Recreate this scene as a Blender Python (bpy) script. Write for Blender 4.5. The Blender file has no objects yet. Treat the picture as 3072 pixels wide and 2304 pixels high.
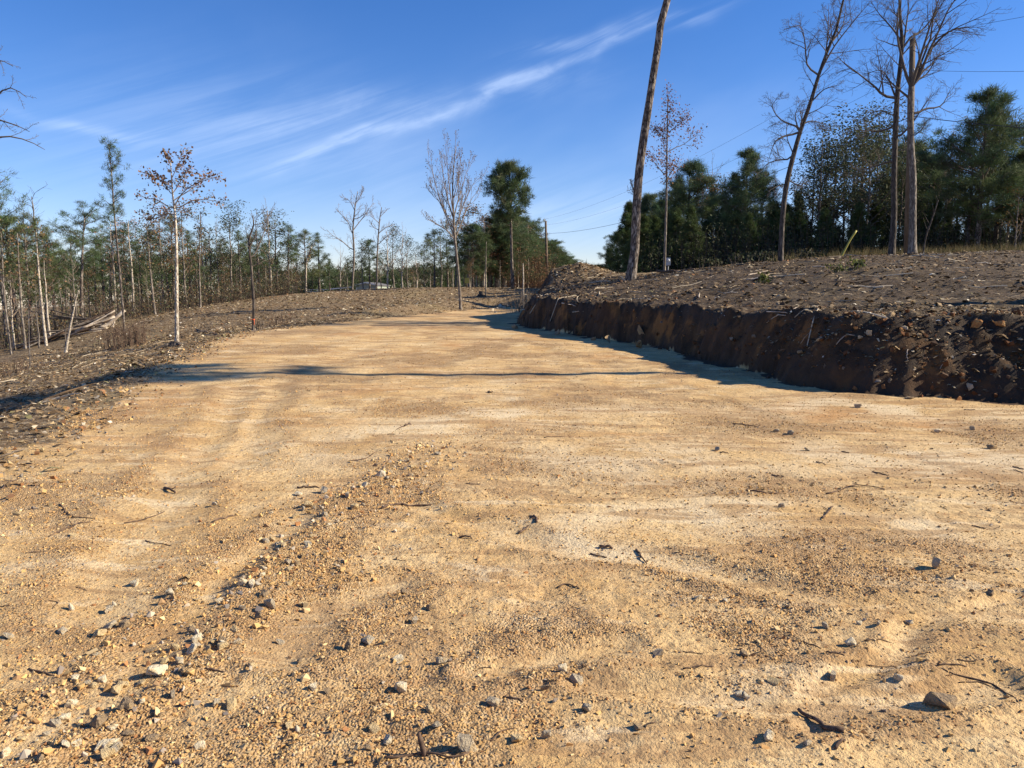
import bpy, bmesh, math, random
import numpy as np
from mathutils import Vector
R = math.radians
sc = bpy.context.scene

# ------------------------------------------------------------------ camera
F, HZ, CAMZ = 769.0, 290.0, 1.6
PITCH = math.atan((384 - HZ) / F)
cam_d = bpy.data.cameras.new('camera'); cam = bpy.data.objects.new('camera', cam_d)
sc.collection.objects.link(cam); sc.camera = cam
cam.location = (0, 0, CAMZ); cam.rotation_euler = (math.pi / 2 - PITCH, 0, 0)
cam_d.sensor_width = 36; cam_d.lens = 36 * F / 1024
cam_d.clip_start = 0.05; cam_d.clip_end = 3000

# ------------------------------------------------------------------ light
SUN_AZ, SUN_EL = R(-0.5), R(30)             # azimuth measured from +X towards +Y
sd = Vector((math.cos(SUN_EL) * math.cos(SUN_AZ), math.cos(SUN_EL) * math.sin(SUN_AZ), math.sin(SUN_EL)))
sun_d = bpy.data.lights.new('sun', 'SUN'); sun = bpy.data.objects.new('sun', sun_d)
sc.collection.objects.link(sun)
sun_d.energy = 5.0; sun_d.angle = R(0.5); sun_d.color = (1.0, 0.90, 0.71)
sun.location = (60, 0, 60); sun.rotation_euler = (-sd).to_track_quat('-Z', 'Y').to_euler()

w = bpy.data.worlds.new('World'); sc.world = w; w.use_nodes = True
nt = w.node_tree; nt.nodes.clear()


def mk(nt):
    """small helpers that add nodes to a tree"""
    L = nt.links

    def node(t, **k):
        n = nt.nodes.new(t)
        for a, b in k.items():
            setattr(n, a, b)
        return n

    def setin(sock, v):
        if hasattr(v, 'is_output') or isinstance(v, bpy.types.NodeSocket):
            L.new(v, sock)
        elif v is not None:
            sock.default_value = v

    def math_(op, a, b=None, c=None, clamp=False):
        n = node('ShaderNodeMath', operation=op); n.use_clamp = clamp
        for s, v in zip(n.inputs, (a, b, c)):
            setin(s, v)
        return n.outputs[0]

    def mix(f, a, b, mode='MIX'):
        n = node('ShaderNodeMix', data_type='RGBA', blend_type=mode)
        setin(n.inputs[0], f)
        for s, v in ((n.inputs[6], a), (n.inputs[7], b)):
            setin(s, tuple(v) + (1,) if isinstance(v, tuple) and len(v) == 3 else v)
        return n.outputs[2]

    def ramp(x, *stops):
        n = node('ShaderNodeMapRange'); n.interpolation_type = 'SMOOTHSTEP'
        setin(n.inputs[0], x)
        for i, v in enumerate(stops):
            n.inputs[1 + i].default_value = v
        return n.outputs[0]

    def noise(vec, scale, detail=3, rough=.55, dist=0):
        n = node('ShaderNodeTexNoise')
        if vec is not None:
            L.new(vec, n.inputs['Vector'])
        n.inputs['Scale'].default_value = scale; n.inputs['Detail'].default_value = detail
        n.inputs['Roughness'].default_value = rough; n.inputs['Distortion'].default_value = dist
        return n.outputs[0]

    def voro(vec, scale, out='Distance', feature='F1'):
        n = node('ShaderNodeTexVoronoi', feature=feature)
        L.new(vec, n.inputs['Vector']); n.inputs['Scale'].default_value = scale
        return n.outputs[out]

    def attr(name):
        n = node('ShaderNodeAttribute'); n.attribute_name = name
        return n
    return dict(node=node, math=math_, mix=mix, ramp=ramp, noise=noise, voro=voro, attr=attr, link=L.new)


k = mk(nt); M_ = k['math']
sky = k['node']('ShaderNodeTexSky', sky_type='NISHITA')
sky.sun_disc = False; sky.sun_elevation = SUN_EL; sky.sun_rotation = math.pi / 2 - SUN_AZ
sky.air_density = 1.0; sky.dust_density = 0.0; sky.ozone_density = 2.5; sky.altitude = 300
hs = k['node']('ShaderNodeHueSaturation'); hs.inputs['Saturation'].default_value = 1.25
k['link'](k['mix'](1.0, sky.outputs[0], (1.00, .965, 1.17), 'MULTIPLY'), hs.inputs['Color'])
# cirrus: bands given in azimuth / elevation (degrees) of the real sky
tc = k['node']('ShaderNodeTexCoord'); sx = k['node']('ShaderNodeSeparateXYZ')
k['link'](tc.outputs['Generated'], sx.inputs[0])
az = M_('MULTIPLY', M_('ARCTAN2', sx.outputs[0], sx.outputs[1]), 57.2958)
el = M_('MULTIPLY', M_('ARCSINE', sx.outputs[2]), 57.2958)
# along-streak and across-streak coordinates
ca, sa = math.cos(R(20)), math.sin(R(20))
al = M_('ADD', M_('MULTIPLY', az, ca), M_('MULTIPLY', el, sa))
ac = M_('SUBTRACT', M_('MULTIPLY', el, ca), M_('MULTIPLY', az, sa))
def comb(a, b, sa_, sb_, off=0.0):
    c = k['node']('ShaderNodeCombineXYZ')
    k['link'](M_('MULTIPLY', a, sa_), c.inputs[0]); k['link'](M_('MULTIPLY', b, sb_), c.inputs[1]); c.inputs[2].default_value = off
    return c.outputs[0]
n_fib = k['noise'](comb(al, ac, .05, .95), 1.0, 6, .65, .6)
n_big = k['noise'](comb(al, ac, .05, .13, 3.1), 1.0, 4, .55, .3)
n_wob = M_('MULTIPLY', M_('SUBTRACT', k['noise'](comb(al, ac, .11, .05, 7.7), 1.0, 3), .5), 4.2)
n_puff = k['noise'](comb(al, ac, .25, .6, 1.3), 1.0, 5, .6, .5)
def streak(c0, c1, c2, wid, a0, a1, soft=5.0):
    line = M_('ADD', M_('ADD', M_('MULTIPLY', az, c1), c0), M_('MULTIPLY', M_('MULTIPLY', az, az), c2))
    d = M_('DIVIDE', M_('SUBTRACT', M_('ADD', el, n_wob), line), wid)
    g = M_('POWER', 2.71828, M_('MULTIPLY', M_('MULTIPLY', d, d), -1.0))
    return M_('MULTIPLY', g, M_('MULTIPLY', k['ramp'](az, a0 - soft, a0 + soft, 0.0, 1.0), k['ramp'](az, a1 - soft, a1 + soft, 1.0, 0.0)))
s1 = M_('MULTIPLY', streak(14.6, .36, -.002, .42, -17, 9, 4), M_('MULTIPLY', k['ramp'](n_puff, .25, .7, .3, 1.0), k['ramp'](n_fib, .30, .62, .35, 1.0)))
s2 = M_('MULTIPLY', streak(14.2, .13, -.004, 1.0, -20, 5, 6), M_('MULTIPLY', k['ramp'](n_puff, .3, .75, .15, .6), k['ramp'](n_fib, .30, .68, .35, 1.0)))
s3 = M_('MULTIPLY', streak(16.5, .16, .0, .5, 1, 14, 4), k['ramp'](n_fib, .35, .7, .0, .6))
s4 = M_('MULTIPLY', streak(10.2, .02, .0, 3.4, -30, -8, 8), k['ramp'](n_fib, .30, .70, .1, .55))
s5 = M_('MULTIPLY', streak(5.0, .05, .0, 2.0, -6, 18, 8), k['ramp'](n_fib, .30, .70, .1, .8))
s6 = M_('MULTIPLY', streak(4.6, -.2, .0, .35, -31, -24, 3), k['ramp'](n_fib, .3, .7, .1, .7))
veil = M_('MULTIPLY', k['ramp'](el, 4, 22, 1.0, 0.0), k['ramp'](n_big, .40, .75, 0.0, .35))
tot = s1
for s in (s2, s3, s4, s5, s6, veil):
    tot = M_('ADD', tot, s)
cov = M_('MULTIPLY', M_('MINIMUM', tot, 1.0), .44)
skyc = k['mix'](cov, hs.outputs[0], (5.6, 6.9, 9.3))
bg = k['node']('ShaderNodeBackground'); bg.inputs[1].default_value = 0.076
k['link'](skyc, bg.inputs[0])
wo = k['node']('ShaderNodeOutputWorld'); k['link'](bg.outputs[0], wo.inputs[0])

sc.view_settings.view_transform = 'Standard'; sc.view_settings.look = 'None'
sc.view_settings.exposure = 0.88; sc.view_settings.gamma = 1.0
sc.render.engine = 'CYCLES'; sc.cycles.use_denoising = True
sc.cycles.max_bounces = 6; sc.cycles.diffuse_bounces = 3

# ------------------------------------------------------------------ helpers
COL = sc.collection.objects


def at(px, py, Y):
    """a point of the photograph (3072 px wide) at distance Y in front of the camera"""
    x = (px / 3 - 512) / F; y = (384 - py / 3) / F
    c, s = math.cos(PITCH), math.sin(PITCH)
    dy = c + y * s; dz = -s + y * c
    t = Y / dy
    return np.array((x * t, Y, CAMZ + dz * t))


def tag(o, label=None, cat=None, group=None, kind=None):
    if label: o['label'] = label
    if cat: o['category'] = cat
    if group: o['group'] = group
    if kind: o['kind'] = kind
    return o


def empty(name, loc, label, cat, group=None):
    o = bpy.data.objects.new(name, None); COL.link(o)
    o.location = loc; o.empty_display_size = .2
    return tag(o, label, cat, group)


class MB:
    """collects tubes, quads and triangles; build() links them as ONE mesh object"""
    def __init__(s):
        s.v, s.q, s.t, s.c, s.n = [], [], [], [], 0

    def add(s, v, q=None, t=None, c=(1, 1, 1)):
        v = np.asarray(v, float).reshape(-1, 3)
        s.v.append(v)
        if q is not None: s.q.append(np.asarray(q, int).reshape(-1, 4) + s.n)
        if t is not None: s.t.append(np.asarray(t, int).reshape(-1, 3) + s.n)
        c = np.asarray(c, float)
        s.c.append(np.broadcast_to(c, (len(v), 3)) if c.ndim == 1 else c)
        s.n += len(v)

    def tubes(s, polys, sides, c=(1, 1, 1), cap=True):
        by = {}
        for p, r in polys:
            by.setdefault(len(p), []).append((p, r))
        for n, lst in by.items():
            P = np.array([a for a, _ in lst], float); Rr = np.array([b for _, b in lst], float)
            m = len(P)
            T = np.empty_like(P); T[:, 1:-1] = P[:, 2:] - P[:, :-2]; T[:, 0] = P[:, 1] - P[:, 0]; T[:, -1] = P[:, -1] - P[:, -2]
            T /= np.linalg.norm(T, axis=2, keepdims=True) + 1e-9
            chord = P[:, -1] - P[:, 0]
            ax = np.argmin(np.abs(chord), axis=1); ref = np.eye(3)[ax][:, None, :]
            U = np.cross(T, ref); U /= np.linalg.norm(U, axis=2, keepdims=True) + 1e-9
            W = np.cross(T, U)
            a = np.arange(sides) * 2 * math.pi / sides
            V = P[:, :, None] + Rr[:, :, None, None] * (U[:, :, None] * np.cos(a)[None, None, :, None] + W[:, :, None] * np.sin(a)[None, None, :, None])
            i = np.arange(m)[:, None, None] * n * sides; j = np.arange(n - 1)[None, :, None] * sides; kx = np.arange(sides)[None, None, :]
            k2 = (kx + 1) % sides
            Q = np.stack([i + j + kx, i + j + k2, i + j + sides + k2, i + j + sides + kx], -1).reshape(-1, 4)
            tr = None
            if cap:
                e = np.arange(m)[:, None] * n * sides; kk = np.arange(1, sides - 1)[None, :]
                t0 = np.stack([e + 0 * kk, e + kk + 1, e + kk], -1).reshape(-1, 3)
                l = e + (n - 1) * sides
                t1 = np.stack([l + 0 * kk, l + kk, l + kk + 1], -1).reshape(-1, 3)
                tr = np.concatenate([t0, t1])
            s.add(V.reshape(-1, 3), Q, tr, c)

    def box(s, x0, x1, y0, y1, z0, z1, c=(1, 1, 1)):
        v = [(x, y, z) for z in (z0, z1) for y in (y0, y1) for x in (x0, x1)]
        s.add(v, [(0, 2, 3, 1), (4, 5, 7, 6), (0, 1, 5, 4), (2, 6, 7, 3), (0, 4, 6, 2), (1, 3, 7, 5)], None, c)

    def mesh(s, name, mat, smooth=False):
        me = bpy.data.meshes.new(name)
        if not s.v:
            return me
        V = np.concatenate(s.v); C = np.concatenate(s.c)
        Q = np.concatenate(s.q) if s.q else np.zeros((0, 4), int)
        T = np.concatenate(s.t) if s.t else np.zeros((0, 3), int)
        fill(me, V, Q, T, smooth)
        a = me.color_attributes.new('Col', 'FLOAT_COLOR', 'POINT')
        a.data.foreach_set('color', np.c_[C, np.ones(len(C))].astype(np.float32).ravel())
        me.materials.append(mat)
        return me

    def build(s, name, mat, parent=None, smooth=False):
        o = bpy.data.objects.new(name, s.mesh(name, mat, smooth)); COL.link(o)
        if parent is not None: o.parent = parent
        return o


def fill(me, V, Q, T, smooth):
    me.vertices.add(len(V)); me.vertices.foreach_set('co', V.astype(np.float32).ravel())
    me.loops.add(Q.size + T.size)
    me.loops.foreach_set('vertex_index', np.concatenate([Q.ravel(), T.ravel()]).astype(np.int32))
    me.polygons.add(len(Q) + len(T))
    st = np.concatenate([np.arange(len(Q)) * 4, Q.size + np.arange(len(T)) * 3]).astype(np.int32)
    me.polygons.foreach_set('loop_start', st)
    me.polygons.foreach_set('use_smooth', np.full(len(st), smooth))
    me.update(calc_edges=True); me.validate()


# ------------------------------------------------------------------ noise
def _h(ix, iy, seed):
    h = (ix.astype(np.int64) * 374761393 + iy.astype(np.int64) * 668265263 + seed * 1442695041) & 0xffffffff
    h = ((h ^ (h >> 13)) * 1274126177) & 0xffffffff
    h = ((h ^ (h >> 16)) * 2246822519) & 0xffffffff
    return ((h ^ (h >> 15)) & 0xffffff) / float(0xffffff)


def vnoise(x, y, seed):
    ix, iy = np.floor(x), np.floor(y); fx, fy = x - ix, y - iy
    fx = fx * fx * fx * (fx * (fx * 6 - 15) + 10); fy = fy * fy * fy * (fy * (fy * 6 - 15) + 10)
    a, b, c, d = _h(ix, iy, seed), _h(ix + 1, iy, seed), _h(ix, iy + 1, seed), _h(ix + 1, iy + 1, seed)
    return (a + (b - a) * fx) * (1 - fy) + (c + (d - c) * fx) * fy


def fbm(x, y, seed, oc=4, gain=.5):
    t = np.zeros_like(x); amp, tot = 1.0, 0.0
    for i in range(oc):
        c, s = math.cos(i * .7 + .3), math.sin(i * .7 + .3)
        t += amp * (vnoise(c * x - s * y + 17.3 * i, s * x + c * y - 9.1 * i, seed + i * 31) * 2 - 1)
        tot += amp; amp *= gain; x = x * 2.03; y = y * 2.03
    return t / tot


def sstep(a, b, x):
    t = np.clip((x - a) / (b - a), 0, 1)
    return t * t * (3 - 2 * t)


# ------------------------------------------------------------------ terrain
PADPOLY = [  # x, y, width of the cut / batter there
    (-3.0, -9, 2.0), (-3.5, 2, 2.0), (-4.1, 6.1, 2.0), (-4.75, 8, 2.2), (-5.6, 10.9, 2.4), (-6.9, 15.5, 2.5), (-8.4, 22.3, 2.5), (-8.75, 26.3, 2.5),
    (-7.5, 30.6, 2.5), (-5.4, 37, 2.5), (-2.9, 44, 2.5), (-1.0, 49, 2.5), (.2, 49, 2), (.7, 42, 1.6), (.6, 35, 1.2), (.25, 31, .6), (.55, 29.2, .35), (1.9, 25.2, .33),
    (3.64, 20.6, .36), (4.6, 15.5, .5), (4.85, 12.6, .9), (5.5, 11.6, 1.0), (7.25, 10.9, 1.1), (8.7, 10.3, 1.1), (9.7, 8.6, 1.2), (10.1, 5, 1.3), (10.4, -9, 1.5)]  # last corners: unseen bank bend, added to shade the right slope
NAT = np.array([
    (-6.7, 10, -.15), (-8, 12, -.43), (-16.6, 25, -1.25), (-28, 42, -2.0), (-11.8, 27, -.33), (-15.1, 30, -.62), (-23, 46, -.35), (-20.8, 36, -1.35),
    (-26, 42, -1.5), (-22.3, 55, .31), (-17, 62, 1.28), (-8.6, 70, 1.78), (-.3, 68, 1.72), (-11, 45, .55), (-7.3, 50, .95), (-2.3, 55, 1.03), (-9.5, 33, .15),
    (-8, 90, 1.0), (0, 130, 0), (-40, 130, -3), (-40, 70, -1.5), (-60, 50, -4), (-40, 30, -3.5), (-30, 10, -3), (-20, 0, -2), (-12, -8, -1.0), (-25, 90, -.5),
    (20, 180, 0), (-60, 200, -4), (-4.6, 4, -.03), (-4.4, -4, -.08), (-9, 19, -.25), (-5.5, 8, -.05),
    (.9, 28.9, 1.26), (2.4, 24.8, 1.22), (4.1, 20.3, 1.2), (5.2, 15.6, 1.15), (5.9, 13.3, 1.22), (6.6, 12.6, 1.18), (8.1, 12.2, 1.22), (11, 11.2, 1.45), (13, 9, 2.0), (12.2, 4, 2.3), (12.2, -3, 2.0),  # last points raise the unseen bank bend so it shades the slope
    (4.84, 31, 2.0), (3.3, 36, 3.0), (2.4, 35.6, 2.6), (1.7, 34.8, 2.0), (.9, 33, 1.5), (4.7, 36, 2.25), (2.2, 40, 2.0), (10.5, 30, 2.7), (15.9, 32, 3.0), (22, 33, 3.2), (7.65, 37, 2.5),
    (10, 20, 2.0), (7, 24, 1.9), (15, 20, 2.2), (10, 45, 2.5), (20, 45, 3.1), (35, 40, 3.5), (6, 50, 2.0), (4, 68, 1.7), (15, 70, 2.0), (40, 80, 2.8), (20, 120, .8),
    (60, 30, 4), (40, 10, 3), (25, 14, 2.4), (25, 0, 2.2), (34, -9, 2.4), (80, 200, 1), (1.5, 46, 1.2),
    (-250, 300, -5), (250, 300, 0), (0, 400, -3), (-250, -20, -6), (250, -20, 5), (0, -60, -.5)], float)


def _tps(r2):
    return np.where(r2 > 1e-9, r2 * np.log(np.maximum(r2, 1e-9)), 0)


_n = len(NAT)
_A = np.zeros((_n + 3, _n + 3))
_A[:_n, :_n] = _tps(((NAT[:, None, :2] - NAT[None, :, :2]) ** 2).sum(2)) + np.eye(_n) * 1.5
_A[:_n, _n] = 1; _A[:_n, _n + 1:] = NAT[:, :2]; _A[_n:, :_n] = _A[:_n, _n:].T
_W = np.linalg.solve(_A, np.r_[NAT[:, 2], 0, 0, 0])


def natural(x, y):
    out = np.empty_like(x)
    for i in range(0, len(x), 60000):
        X, Y = x[i:i + 60000], y[i:i + 60000]
        r2 = (X[:, None] - NAT[None, :, 0]) ** 2 + (Y[:, None] - NAT[None, :, 1]) ** 2
        out[i:i + 60000] = _tps(r2) @ _W[:_n] + _W[_n] + _W[_n + 1] * X + _W[_n + 2] * Y
    return out


def pad_dist(x, y):
    """signed distance to the edge of the graded pad (positive inside) and the batter width at the nearest point"""
    P = np.array(PADPOLY); best = np.full(len(x), 1e9); wid = np.ones(len(x)); ins = np.zeros(len(x), bool)
    for i in range(len(P)):
        a, b = P[i], P[(i + 1) % len(P)]
        ex, ey = b[0] - a[0], b[1] - a[1]
        t = np.clip(((x - a[0]) * ex + (y - a[1]) * ey) / (ex * ex + ey * ey), 0, 1)
        d = np.hypot(x - a[0] - t * ex, y - a[1] - t * ey)
        m = d < best
        best[m] = d[m]; wid[m] = (a[2] + (b[2] - a[2]) * t)[m]
        c = (a[1] > y) != (b[1] > y)
        with np.errstate(divide='ignore', invalid='ignore'):
            ins ^= c & (x < ex * (y - a[1]) / (ey if ey else 1e-9) + a[0])
    return np.where(ins, best, -best), wid


def flat(px, py):
    """where the line of sight through a point of the 2212 px wide view meets the level pad"""
    p1 = at(px * 3072 / 2212, py * 3072 / 2212, 10.0); t = CAMZ / (CAMZ - p1[2])
    return p1[0] * t, 10.0 * t


# smooth lanes scraped by machine tracks, and washed pale sand
LANES = [([(1280, 1480), (1500, 1510), (1700, 1538), (1800, 1535), (1900, 1500), (2130, 1465)], .07),
         ([(880, 1090), (1000, 1130), (1200, 1165), (1400, 1190), (1600, 1245), (1750, 1275), (1900, 1310), (2300, 1345)], .13),
         ([(60, 1640), (180, 1560), (330, 1420), (480, 1300), (570, 1200), (640, 1110)], .11),
         ([(1750, 1560), (1880, 1430), (2060, 1320), (2212, 1280)], .06),
         ([(560, 1420), (700, 1310), (900, 1250)], .12),
         ([(1060, 1440), (1150, 1400), (1320, 1390)], .10),
         ([(250, 1300), (330, 1130), (430, 960), (520, 840)], .22), ([(500, 1000), (560, 900), (600, 830)], .2)]
SANDS = [([(760, 970), (900, 930), (1050, 905), (1180, 890)], .75), ([(1260, 885), (1450, 888), (1650, 893), (1800, 868)], .42), ([(1850, 880), (2212, 900), (2400, 905)], .6),
         ([(1080, 830), (1110, 850), (1000, 900)], .35), ([(1300, 1150), (1600, 1110), (1900, 1120), (2212, 1150)], .5), ([(1300, 1000), (1600, 980), (2000, 990), (2300, 1000)], .8)]


def line_mask(x, y, lines, berm=False):
    out = np.zeros(len(x)); ring = np.zeros(len(x)); near = np.where((y > 1.2) & (y < 19) & (np.abs(x) < 14))[0]
    if len(near):
        X, Y = x[near], y[near]
        X = X + fbm(X * 1.1, Y * 1.1, 71, 2) * .18; Y = Y + fbm(X * 1.3, Y * 1.3, 72, 2) * .18
        o = np.full(len(near), 9.0)
        for pts, wd in lines:
            P = [flat(*p) for p in pts]
            for a, b in zip(P[:-1], P[1:]):
                ex, ey = b[0] - a[0], b[1] - a[1]
                t = np.clip(((X - a[0]) * ex + (Y - a[1]) * ey) / (ex * ex + ey * ey + 1e-9), 0, 1)
                o = np.minimum(o, np.hypot(X - a[0] - t * ex, Y - a[1] - t * ey) / wd)
        out[near] = np.exp(-o * o); ring[near] = np.exp(-((o - 1.9) / .55) ** 2)
    return (out, ring) if berm else out


# crawler tracks: (points in the 2212 px view, half width) with cross cleats
TRACKS = [([(330, 1180), (400, 1020), (480, 900), (560, 820), (640, 760)], .22), ([(560, 1100), (600, 980), (650, 880), (710, 800)], .22), ([(820, 985), (930, 955), (1040, 925)], .25),
          ([(1100, 900), (1060, 850), (1090, 815), (1130, 760)], .2), ([(1330, 1010), (1600, 985), (1900, 975)], .2), ([(1500, 1290), (1750, 1180), (2000, 1130), (2212, 1110)], .2), ([(700, 1560), (950, 1480), (1200, 1440)], .12)]


def cleats(x, y):
    out = np.zeros(len(x)); near = np.where((y > 1.5) & (y < 26) & (np.abs(x) < 12))[0]
    if not len(near): return out
    X, Y = x[near], y[near]; o = np.zeros(len(near)); X = X + fbm(X * 2, Y * 2, 73, 2) * .05
    for pts, wd in TRACKS:
        P = np.array([flat(*p) for p in pts]); acc = 0.0
        P = np.array([P[0] + (P[-1] - P[0]) * 0] + list(P[1:]))
        best = np.full(len(near), 9.0); arc = np.zeros(len(near))
        for a, b in zip(P[:-1], P[1:]):
            e = b - a; l = math.hypot(*e)
            t = np.clip(((X - a[0]) * e[0] + (Y - a[1]) * e[1]) / (l * l + 1e-9), 0, 1)
            d = np.hypot(X - a[0] - t * e[0], Y - a[1] - t * e[1]); m = d < best
            best[m] = d[m]; arc[m] = acc + t[m] * l; acc += l
        m = sstep(wd * 1.25, wd * .85, best)
        o += m * (np.sin(arc * 2 * math.pi / .17) * .5 - .35)
    out[near] = o * sstep(-.35, .15, fbm(X * .9, Y * .9, 74, 3))
    return out


def masks(x, y):
    d, wid = pad_dist(x, y)
    bankish = sstep(1.9, .9, wid)
    wob = fbm(x * .9, y * .9, 11, 3) * .22 + fbm(x * 3.1, y * 3.1, 12, 3) * .10
    dn = d + wob * (bankish * .9 + (1 - bankish) * 2.2)
    (lane, ring), sand = line_mask(x, y, LANES, True), line_mask(x, y, SANDS)
    gr = sstep(-.18, .42, fbm(x * .75, y * .75, 21, 4, .6) + .25 * fbm(x * 3.0, y * 3.0, 22, 2))
    wx = -1.62 + .15 * (y - 2.8)
    windrow = np.exp(-((x - wx - .12 * fbm(y * 1.5, y * 0 + 3.3, 5, 2)) / .28) ** 2) * sstep(8.5, 6.0, y)
    near_left = sstep(.6, -1.5, x) * sstep(5.5, 3.0, y)
    gr = np.clip(gr + windrow * .9 + .25 * near_left + .5 * ring, 0, 1) * (1 - .95 * lane) * (1 - .8 * sand)
    return d, wid, dn, bankish, lane, sand, gr, windrow, ring


def height(x, y, full=False):
    x = np.atleast_1d(np.asarray(x, float)); y = np.atleast_1d(np.asarray(y, float))
    d, wid, dn, bankish, lane, sand, gr, windrow, ring = masks(x, y)
    N = natural(x, y)
    P = .012 * np.maximum(0, y - 10) - .004 * np.maximum(0, 3 - y)
    o = -d + bankish * (fbm(x * .7, y * .7, 11, 3) * .26 + fbm(x * 2.1, y * 2.1, 12, 3) * .13 + fbm(x * 7, y * 7, 16, 3) * .07)
    raw = np.clip(o / wid, 0, 1)
    t = np.where(bankish > .5, raw ** .8, sstep(0, 1, raw))
    z = P * (1 - t) + N * t
    lip = np.exp(-((o - wid * 1.05) / .3) ** 2) * bankish
    z += lip * fbm(x * 1.7, y * 1.7, 15, 3) * .16
    rough_l = fbm(x * 1.1, y * 1.1, 31, 4) * .085 + fbm(x * 4.5, y * 4.5, 32, 3) * .042
    face = bankish * sstep(0, .15, raw) * sstep(1.2, .8, raw)
    rough_f = fbm(x * 5, y * 5, 33, 4) * .07 + np.abs(fbm(x * 1.8, y * 1.8, 34, 3)) * .07
    z += t * rough_l + face * rough_f
    pad = 1 - t
    near = sstep(16, 6, y)
    sm = (1 - .75 * np.maximum(lane, sand))
    z += pad * (fbm(x * .55, y * .55, 41, 3) * .03 + fbm(x * 2.3, y * 2.3, 42, 3) * .013 * sm + sstep(30, 14, y) * fbm(x * 6, y * 6, 46, 3) * .008 * sm
                + near * (.3 + .7 * gr) * fbm(x * 13, y * 13, 43, 4, .65) * .020 * sm - lane * .026 + ring * .012 + windrow * .018 + cleats(x, y) * .009
                + near * sm * (fbm(x * 26, y * 26, 47, 3, .7)) * .006)
    # ruts of tracks running up the pad
    z += pad * .006 * np.sin(x * 5.2 + 1.5 * fbm(x * .4, y * .15, 44, 2)) * sstep(9, 15, y) * sm
    if full:
        fade = sstep(-.9, .5, dn)
        foot_shade = o + fbm(x * 1.4, y * 1.4, 81, 4) * .5  # bank-foot shade put into the colour: dark soil tint runs onto the pad
        padm = np.where(bankish > .5, 1 - sstep(-.32, -.08, foot_shade), fade)
        face = np.maximum(face, bankish * np.maximum(sstep(-.30, -.08, foot_shade), sstep(0, .03, raw)) * sstep(1.2, .8, raw))
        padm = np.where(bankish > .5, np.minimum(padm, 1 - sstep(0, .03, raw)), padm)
        rise = bankish * raw
        return z, padm, np.clip(face, 0, 1) + 0 * rise, gr, np.clip(sand * sstep(-.45, .2, fbm(x * 1.6, y * 1.6, 61, 4)) + .35 * lane * sstep(-.3, .3, fbm(x * 3, y * 3, 62, 3)), 0, 1)
    return z


def hz(x, y):
    return float(height(x, y)[0])


def ground_at(px, py, y0=1.6, y1=140):
    """where the line of sight through a photo point (3072 px wide) first meets the ground"""
    Y = np.geomspace(y0, y1, 900)
    a = at(px, py, 1.0); X = a[0] * Y; Z = CAMZ + (a[2] - CAMZ) * Y
    below = np.where(height(X, Y) >= Z)[0]
    i = below[0] if len(below) else len(Y) - 1
    return np.array((X[i], Y[i], hz(X[i], Y[i])))


# ------------------------------------------------------------------ materials
def material(name, fn, rough=.92):
    m = bpy.data.materials.new(name); m.use_nodes = True
    nt = m.node_tree; b = nt.nodes['Principled BSDF']
    b.inputs['Roughness'].default_value = rough; b.inputs['Specular IOR Level'].default_value = .18
    k = mk(nt); k['geo'] = k['node']('ShaderNodeNewGeometry'); k['pos'] = k['geo'].outputs['Position']
    k['tc'] = k['node']('ShaderNodeTexCoord'); k['obj'] = k['tc'].outputs['Object']

    def bump(h, strength, dist):
        n = k['node']('ShaderNodeBump'); n.inputs['Strength'].default_value = strength; n.inputs['Distance'].default_value = dist
        k['link'](h, n.inputs['Height']); k['link'](n.outputs[0], b.inputs['Normal'])
    k['bump'] = bump
    c = fn(k)
    if c is not None:
        if isinstance(c, tuple): b.inputs['Base Color'].default_value = c + (1,)
        else: k['link'](c, b.inputs['Base Color'])
    return m


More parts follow.
